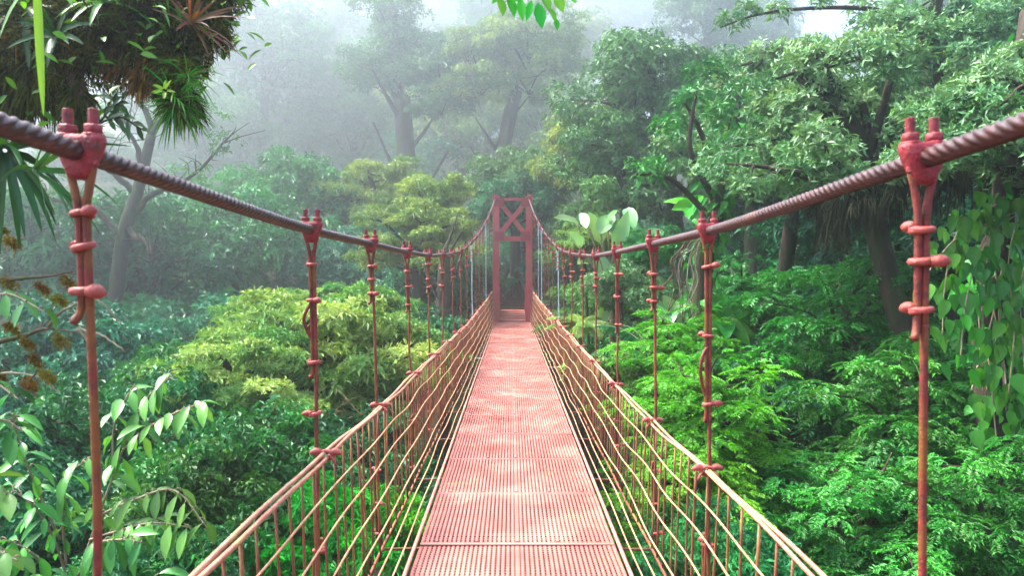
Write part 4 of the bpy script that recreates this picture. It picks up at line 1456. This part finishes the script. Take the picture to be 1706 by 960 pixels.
def frond_plant(name, label, cat, px, py, Y, n, Ln, key, spread=1.0, leafl=.16, leafw=.022, elev=(.2, .9)):
    c = at(px, py, Y)
    root = empty(name, label, cat, c)
    g = float(ground_h(c[0], c[1])) - c[2]
    mb = MB()
    tube(mb, spline([(0, 0, g), (.05, 0, g * .5), (0, 0, 0)], 10), np.linspace(.07, .045, 10), 8)
    mb.build('stem', M['bark'], root)
    for k in range(n):
        az = k * 2.399 + rng.uniform(-.3, .3)
        e = rng.uniform(*elev)
        d0 = np.array([math.cos(az) * math.cos(e), math.sin(az) * math.cos(e), math.sin(e)])
        P = [np.zeros(3)]
        d = d0.copy()
        m = 16
        for q in range(m):
            P.append(P[-1] + d * Ln / m)
            d = nrm(d - ZUP * .075)
        P = np.array(P)
        mb = MB()
        tube(mb, P, np.linspace(.010, .003, m + 1), 5)
        T = nrm(np.gradient(P, axis=0))
        i = np.repeat(np.arange(2, m + 1), 4)
        sd = np.tile([1, -1, 1, -1], m - 1)[:, None]
        S = nrm(np.cross(T[i], ZUP))
        P0 = P[i] + T[i] * (np.tile([0, 0, .5, .5], m - 1) * Ln / m)[:, None]
        D = S * sd + T[i] * .55 - ZUP * .25 + rng.normal(0, .06, (len(i), 3))
        ll = leafl * np.sin(np.clip(i / m, .08, .96) * PI) ** .6
        fr = mb.build('frond', M['twig'], root)
        mb = MB()
        leaves_lo(mb, P0, D, np.tile(ZUP, (len(i), 1)), ll, leafw, rng.random(len(i)) * .5 + .25, .3)
        mb.build('leaflets', L[key], fr)
    return root


frond_plant('tree_fern', 'bluish feathery tree fern behind the third hanger and side wires', 'tree fern', 1085, 590, 13, 13, 1.15, 'deep', leafl=.30, leafw=.05)
frond_plant('tree_fern', 'feathery fern fronds between the vine trunk and the vivid sprays', 'tree fern', 1210, 520, 14.5, 11, 1.1, 'spray', leafl=.26, leafw=.06)
frond_plant('tree_fern', 'yellowish ferny tuft beside the deck just past the middle hangers', 'fern', 968, 545, 15.0, 12, .75, 'yellow', leafl=.2, leafw=.05)


def split_leaf(name, label, px, py, Y, sz, key):
    rosette(name, label, 'broad-leaf plant', px, py, Y, 7, sz, sz * .55, key, (0, -.6, .7), (.0, .8), (.2, .5), 'giant', group=None)


split_leaf('broad_leaf_plant', 'broad glossy leaves beside the second hanger above the vivid sprays', 1205, 535, 11.5, .55, 'heart')
split_leaf('broad_leaf_plant', 'broad leaves clasping the dark vine-wrapped trunk by the giant pale leaves', 1150, 345, 15.5, .55, 'bright')
split_leaf('broad_leaf_plant', 'broad leaves at the foot of the vine-wrapped trunk', 1120, 520, 14, .45, 'giant')


def wrapped_trunk():
    b = at(1185, 400, 12.20)
    g = float(ground_h(b[0], b[1]))
    o = np.array([b[0], b[1], g])
    root = empty('vine_wrapped_tree', 'dark slanting trunk wrapped in vines beside the giant pale leaves', 'tree trunk', o)
    P = spline([np.zeros(3), np.array([-.2, 0, (b[2] - g) * .5]), at(1170, 480, 12.20) - o, at(1188, 380, 12.20) - o, at(1200, 300, 12.30) - o, at(1222, 215, 12.60) - o, at(1232, 150, 13.20) - o], 40)
    mb = MB()
    tube(mb, P, np.interp(np.arange(40), [0, 24, 34, 39], [.20, .15, .09, .02]), 10)
    mb.build('trunk', M['bark'], root)
    for Q in ([(1200, 300, 12.30), (1165, 215, 12.10), (1140, 170, 12.00)], [(1194, 340, 12.20), (1150, 250, 11.80), (1160, 150, 11.70)], [(1190, 370, 12.20), (1120, 300, 12.00), (1060, 290, 11.70)], [(1210, 260, 12.40), (1290, 210, 12.20), (1340, 150, 12.10)]):
        mb = MB()
        tube(mb, px_path(Q, 14) - o, np.linspace(.062, .022, 14), 7)
        mb.build('limb', M['bark'], root)
    for k in range(14):
        mb = MB()
        x0 = 1118 + rng.uniform(0, 45)
        y1 = rng.uniform(470, 560)
        pts = px_path([(1178 + rng.normal(0, 8), 380 + rng.normal(0, 18), 11.95), (x0, 430, 11.80), (x0 + rng.normal(0, 6), (430 + y1) / 2, 11.80), (x0 + rng.normal(0, 8), y1, 11.80)], 16) - o
        tube(mb, pts, .009, 5)
        mb.build('aerial_root', M['root'] if k % 2 else M['bark_pale'], root)
    mb = MB()
    clump_leaves(mb, rng, np.array([at(*q) - o for q in [(1228, 160, 13), (1200, 190, 12.6), (1150, 165, 12), (1262, 200, 12.6), (1120, 215, 12.2), (1175, 120, 12.6), (1080, 285, 11.9), (1320, 160, 12.4)]]), np.full(8, .34), 34, 6, .15, .055, .6)
    mb.build('crown', L['mid'], root)
    mb = MB()
    n = 420
    i = rng.integers(8, 34, n)
    Pp = P[i] + unit(rng, n) * rng.uniform(.14, .42, (n, 1))
    leaves_hi(mb, Pp, unit(rng, n) * [1, 1, .5] - ZUP * .7, ZUP * .4 + rng.normal(0, .3, (n, 3)) - np.array([0, .9, 0]), rng.uniform(.11, .24, n), rng.uniform(.06, .12, n), rng.random(n), .3, .15, 'heart')
    mb.build('foliage', L['spray'], root)


wrapped_trunk()


def hanging_moss():
    o = at(1480, 300, 9.6)
    root = empty('hanging_moss', 'dark curtain of hanging moss strands below the broad pale-leaved canopy', 'moss', o)
    bough = px_path([(1760, 250, 9.2), (1640, 290, 9.4), (1520, 300, 9.6), (1420, 330, 9.8), (1350, 345, 10)], 40) - o
    mb = MB()
    tube(mb, bough, np.linspace(.13, .03, 40), 8)
    mb.build('bough', M['bark'], root)
    mb = MB()
    n = 2600
    k = 70
    ci = rng.integers(0, k, n)
    cc = bough[rng.integers(2, 40, k)] + rng.normal(0, 1, (k, 3)) * [.08, .45, .10]
    cl = rng.uniform(.12, .85, k)
    P = cc[ci] + rng.normal(0, 1, (n, 3)) * [.035, .05, .04]
    ln = cl[ci] * rng.uniform(.3, 1.1, n)
    blades(mb, P, -ZUP + (rng.normal(0, .16, (k, 3)))[ci] + rng.normal(0, .16, (n, 3)), ln, rng.uniform(.008, .022, n), rng.random(n), rng, .9)
    moss_on(mb, bough, .17, 3500, rng, (.06, .18), .8, .014)
    mb.build('strands', M['moss_hang'], root)


hanging_moss()


def bare_tree():
    b = at(215, 420, 26)
    g = float(ground_h(b[0], b[1]))
    o = np.array([b[0], b[1], g])
    root = empty('crooked_tree', 'crooked bare-limbed tree in mist behind the nearest hanger, ragged twigs', 'tree', o)
    mb = MB()
    tr = spline([np.zeros(3), at(190, 560, 26) - o, at(205, 400, 26) - o, at(232, 310, 26) - o, at(252, 225, 26) - o], 26)
    tube(mb, tr, np.linspace(.32, .16, 26), 9)
    mb.build('trunk', M['bark'], root)
    R = np.random.default_rng(31)
    for Q in ([(205, 395, 26), (150, 350, 25.5), (95, 330, 25), (60, 290, 25)], [(215, 360, 26), (270, 320, 26), (320, 300, 25.5), (380, 240, 25)], [(240, 290, 26), (215, 240, 25.8), (180, 190, 25.5)], [(250, 230, 26), (290, 180, 26.2), (310, 110, 26.5)], [(252, 225, 26), (240, 150, 26), (250, 70, 26)], [(210, 380, 26), (245, 410, 25), (262, 430, 25)], [(228, 320, 26), (170, 280, 26), (130, 230, 26)]):
        mb = MB()
        pts = px_path(Q, 18) - o
        pts[1:] = pts[1:] + np.cumsum(R.normal(0, .045, (17, 3)), 0)
        tube(mb, pts, np.linspace(.13, .03, 18), 6)
        for k in range(17):
            i = R.integers(4, 18)
            d = unit(R, 1)[0] * [1, .6, .8] + np.array([0, 0, .35])
            e = pts[i] + d * R.uniform(.5, 1.7)
            tube(mb, spline([pts[i], (pts[i] + e) / 2 + R.normal(0, .1, 3), e], 6), np.linspace(.026, .008, 6), 4)
        mb.build('limb', M['bark'], root)
    mb = MB()
    C = np.array([at(*q) - o for q in [(60, 290, 25), (95, 330, 25), (380, 240, 25), (320, 290, 25.5), (180, 190, 25.5), (310, 110, 26.5), (250, 70, 26), (130, 230, 26), (200, 120, 27), (350, 190, 26)]])
    clump_leaves(mb, R, C, R.uniform(.5, .9, len(C)), 26, 5, .2, .08, .5)
    mb.build('crown', L['hazy'], root)


bare_tree()


def pole_trunk(name, label, P, r, bk='bark', crowns=()):
    a = at(*P[0])
    o = np.array([a[0], a[1], float(ground_h(a[0], a[1]))])
    root = empty(name, label, 'tree trunk', o)
    pts = np.concatenate([[np.zeros(3)], px_path(P, 20) - o])
    mb = MB()
    tube(mb, spline(pts[::3], 30), np.linspace(r * 1.2, r * .75, 30), 9)
    mb.build('trunk', M[bk], root)
    for k in range(5):
        mb = MB()
        p = pts[6 + k * 3]
        d = unit(rng, 1)[0] * [1, .5, .2] + np.array([0, 0, .7])
        tube(mb, spline([p, p + d * r * 2 + rng.normal(0, r * .4, 3), p + d * r * 4.5 + np.array([0, 0, r * 1.2])], 8), np.linspace(r * .3, r * .08, 8), 6)
        mb.build('limb', M[bk], root)
    for (px, py, Y, key, lk, sc) in crowns:
        lm, cm, Hc, R, lim = pm(key, lk)
        for nm, me in (('branches', lm), ('crown', cm)):
            q = link(nm, me, root)
            q.location = Vector([float(c) for c in at(px, py, Y) - o - np.array([0, 0, .45 * Hc * sc])])
            q.rotation_euler = (0, 0, rng.uniform(0, 6))
            q.scale = (sc, sc, sc)


pole_trunk('misty_tree', 'thick dark hazy trunk standing in the clearing above the tower side', [(680, 420, 67), (678, 320, 67), (674, 230, 67), (668, 130, 68)], 1.0, crowns=[(655, 90, 68, 'far_c', 'hazy', 1.0), (735, 140, 65, 'far_b', 'hazy', .75)])
pole_trunk('misty_tree', 'slanting hazy trunk over the tower below the dangling sprig', [(815, 380, 61), (832, 280, 61), (845, 215, 61), (868, 120, 61)], .65, crowns=[(880, 95, 61, 'far_b', 'far_yellow', .85), (800, 110, 63, 'far_b', 'far_yellow', .7)])
pole_trunk('slim_tree', 'slim straight misty trunk beside the mossy limb tip', [(366, 420, 105), (370, 200, 105), (372, 60, 105), (374, -60, 105)], .45, crowns=[(385, 0, 106, 'far_c', 'hazy', 1.1)])
pole_trunk('slim_tree', 'slim misty trunk leaning beside the bright sky gap', [(430, 420, 130), (424, 200, 130), (412, 60, 130), (395, -80, 130)], .5, crowns=[(425, 40, 132, 'far_a', 'hazy', 1.0)])
pole_trunk('dark_tree', 'dark trunk at the top edge over the pale-leaved canopy', [(1615, 300, 16), (1622, 120, 16), (1630, 20, 16), (1640, -80, 16)], .22)
pole_trunk('dark_tree', 'second dark trunk at the top corner next to the frame edge', [(1690, 300, 15), (1695, 120, 15), (1698, 20, 15), (1700, -80, 15)], .18)
pole_trunk('dark_tree', 'short dark trunk behind the short hangers before the tower', [(738, 560, 22), (738, 500, 22), (740, 450, 22), (742, 400, 22)], .22)


def top_bough():
    a = at(1560, 60, 13)
    o = np.array([a[0], a[1], float(ground_h(a[0], a[1]))])
    root = empty('overhanging_bough', 'long thin leafy bough crossing the bright gap over the pale-leaved canopy', 'tree', o)
    R = np.random.default_rng(44)
    mb = MB()
    tube(mb, spline([np.zeros(3), at(1590, 500, 13.4) - o, at(1570, 180, 13.2) - o, at(1560, 30, 13) - o, at(1570, -60, 13) - o], 24), np.linspace(.16, .08, 24), 8)
    mb.build('trunk', M['bark'], root)
    C = []
    for Q in ([(1565, 60, 13), (1480, 20, 12.6), (1380, 12, 12.4), (1270, 22, 12.2), (1200, 45, 12)], [(1562, 110, 13), (1500, 70, 12.8), (1440, 62, 12.6)], [(1563, 40, 13), (1640, 10, 12.8), (1720, 15, 12.6)]):
        mb = MB()
        p = px_path(Q, 22) - o
        tube(mb, p, np.linspace(.06, .012, 22), 6)
        mb.build('limb', M['bark'], root)
        C += [q + R.normal(0, .12, 3) for q in p[5::3]]
    mb = MB()
    C = np.array(C)
    clump_leaves(mb, R, C, R.uniform(.16, .34, len(C)), 26, 6, .13, .042, .6)
    mb.build('crown', L['pale'], root)


top_bough()


def dead_twigs():
    b = at(560, 690, 11)
    o = b
    root = empty('dry_twig', 'tangle of dry yellowish bare twigs below the yellow-green rosette canopy', 'twigs', o)
    R = np.random.default_rng(8)
    for k in range(16):
        a = at(520 + R.uniform(-40, 110), 690 + R.uniform(-10, 45), 11 + R.normal(0, .3)) - o
        d = np.array([R.choice([-1, 1]) * R.uniform(.5, 1), R.normal(0, .3), R.uniform(-.1, .45)])
        pts = spline([a, a + d * .25 + R.normal(0, .03, 3), a + d * .55 + R.normal(0, .05, 3) + [0, 0, .08]], 10)
        mb = MB()
        tube(mb, pts, np.linspace(.009, .003, 10), 5)
        for q in range(5):
            i = R.integers(3, 10)
            e = pts[i] + nrm(d + R.normal(0, .6, 3)) * R.uniform(.1, .22)
            tube(mb, [pts[i], (pts[i] + e) / 2 + R.normal(0, .01, 3), e], .0035, 4)
        mb.build('twig', M['rail'] if k % 3 == 0 else M['twig'], root)


dead_twigs()

# ------------------------------------------------------------------ air, light, camera
mb = MB()
boxes(mb, (0, 180, 52), 320, 226, 74)
hz = tag(mb.build('haze', None), kind='stuff')
m = bpy.data.materials.new('haze_air')
m.use_nodes = True
nt = m.node_tree
nt.nodes.clear()
out = nt.nodes.new('ShaderNodeOutputMaterial')
vol = nt.nodes.new('ShaderNodeVolumePrincipled')
vol.inputs['Color'].default_value = (.84, .92, .98, 1)
vol.inputs['Density'].default_value = .0048
vol.inputs['Anisotropy'].default_value = .78
nt.links.new(vol.outputs[0], out.inputs['Volume'])
hz.data.materials.append(m)

SUN_EL, SUN_AZ = math.radians(58), math.radians(-68)   # azimuth from +Y towards +X
w = bpy.data.worlds.new('World')
SC.world = w
w.use_nodes = True
nt = w.node_tree
bg = nt.nodes['Background']
sky = nt.nodes.new('ShaderNodeTexSky')
sky.sky_type = 'NISHITA'
sky.sun_disc = False
sky.sun_elevation = SUN_EL
sky.sun_rotation = SUN_AZ
sky.air_density = 1.0
sky.dust_density = 3.0
sky.ozone_density = .6
nt.links.new(sky.outputs[0], bg.inputs['Color'])
bg.inputs['Strength'].default_value = .05
sl = bpy.data.lights.new('sun', 'SUN')
sl.energy = 1.5
sl.angle = math.radians(10)
sl.color = (1, .95, .86)
so = bpy.data.objects.new('sun', sl)
COL.objects.link(so)
dirv = Vector((math.sin(SUN_AZ) * math.cos(SUN_EL), math.cos(SUN_AZ) * math.cos(SUN_EL), math.sin(SUN_EL)))
so.rotation_euler = (-dirv).to_track_quat('-Z', 'Y').to_euler()
so.location = (0, 0, 60)

cd = bpy.data.cameras.new('camera')
cd.sensor_width = 36
cd.lens = F / 1706 * 36
cd.clip_start = .05
cd.clip_end = 900
cd.dof.use_dof = True
cd.dof.focus_distance = 6.0
cd.dof.aperture_fstop = 4.5
co = bpy.data.objects.new('camera', cd)
COL.objects.link(co)
co.location = (0, 0, EYE)
co.rotation_euler = (PI / 2 - PITCH, 0, 0)
SC.camera = co

SC.view_settings.view_transform = 'Standard'
SC.view_settings.look = 'None'
SC.view_settings.gamma = 1
SC.view_settings.use_curve_mapping = False
SC.view_settings.exposure = 3.85
cy = SC.cycles
cy.max_bounces = 6
cy.diffuse_bounces = 1
cy.glossy_bounces = 2
cy.transmission_bounces = 3
cy.volume_bounces = 1
cy.transparent_max_bounces = 8
cy.use_denoising = True
cy.sample_clamp_indirect = 6
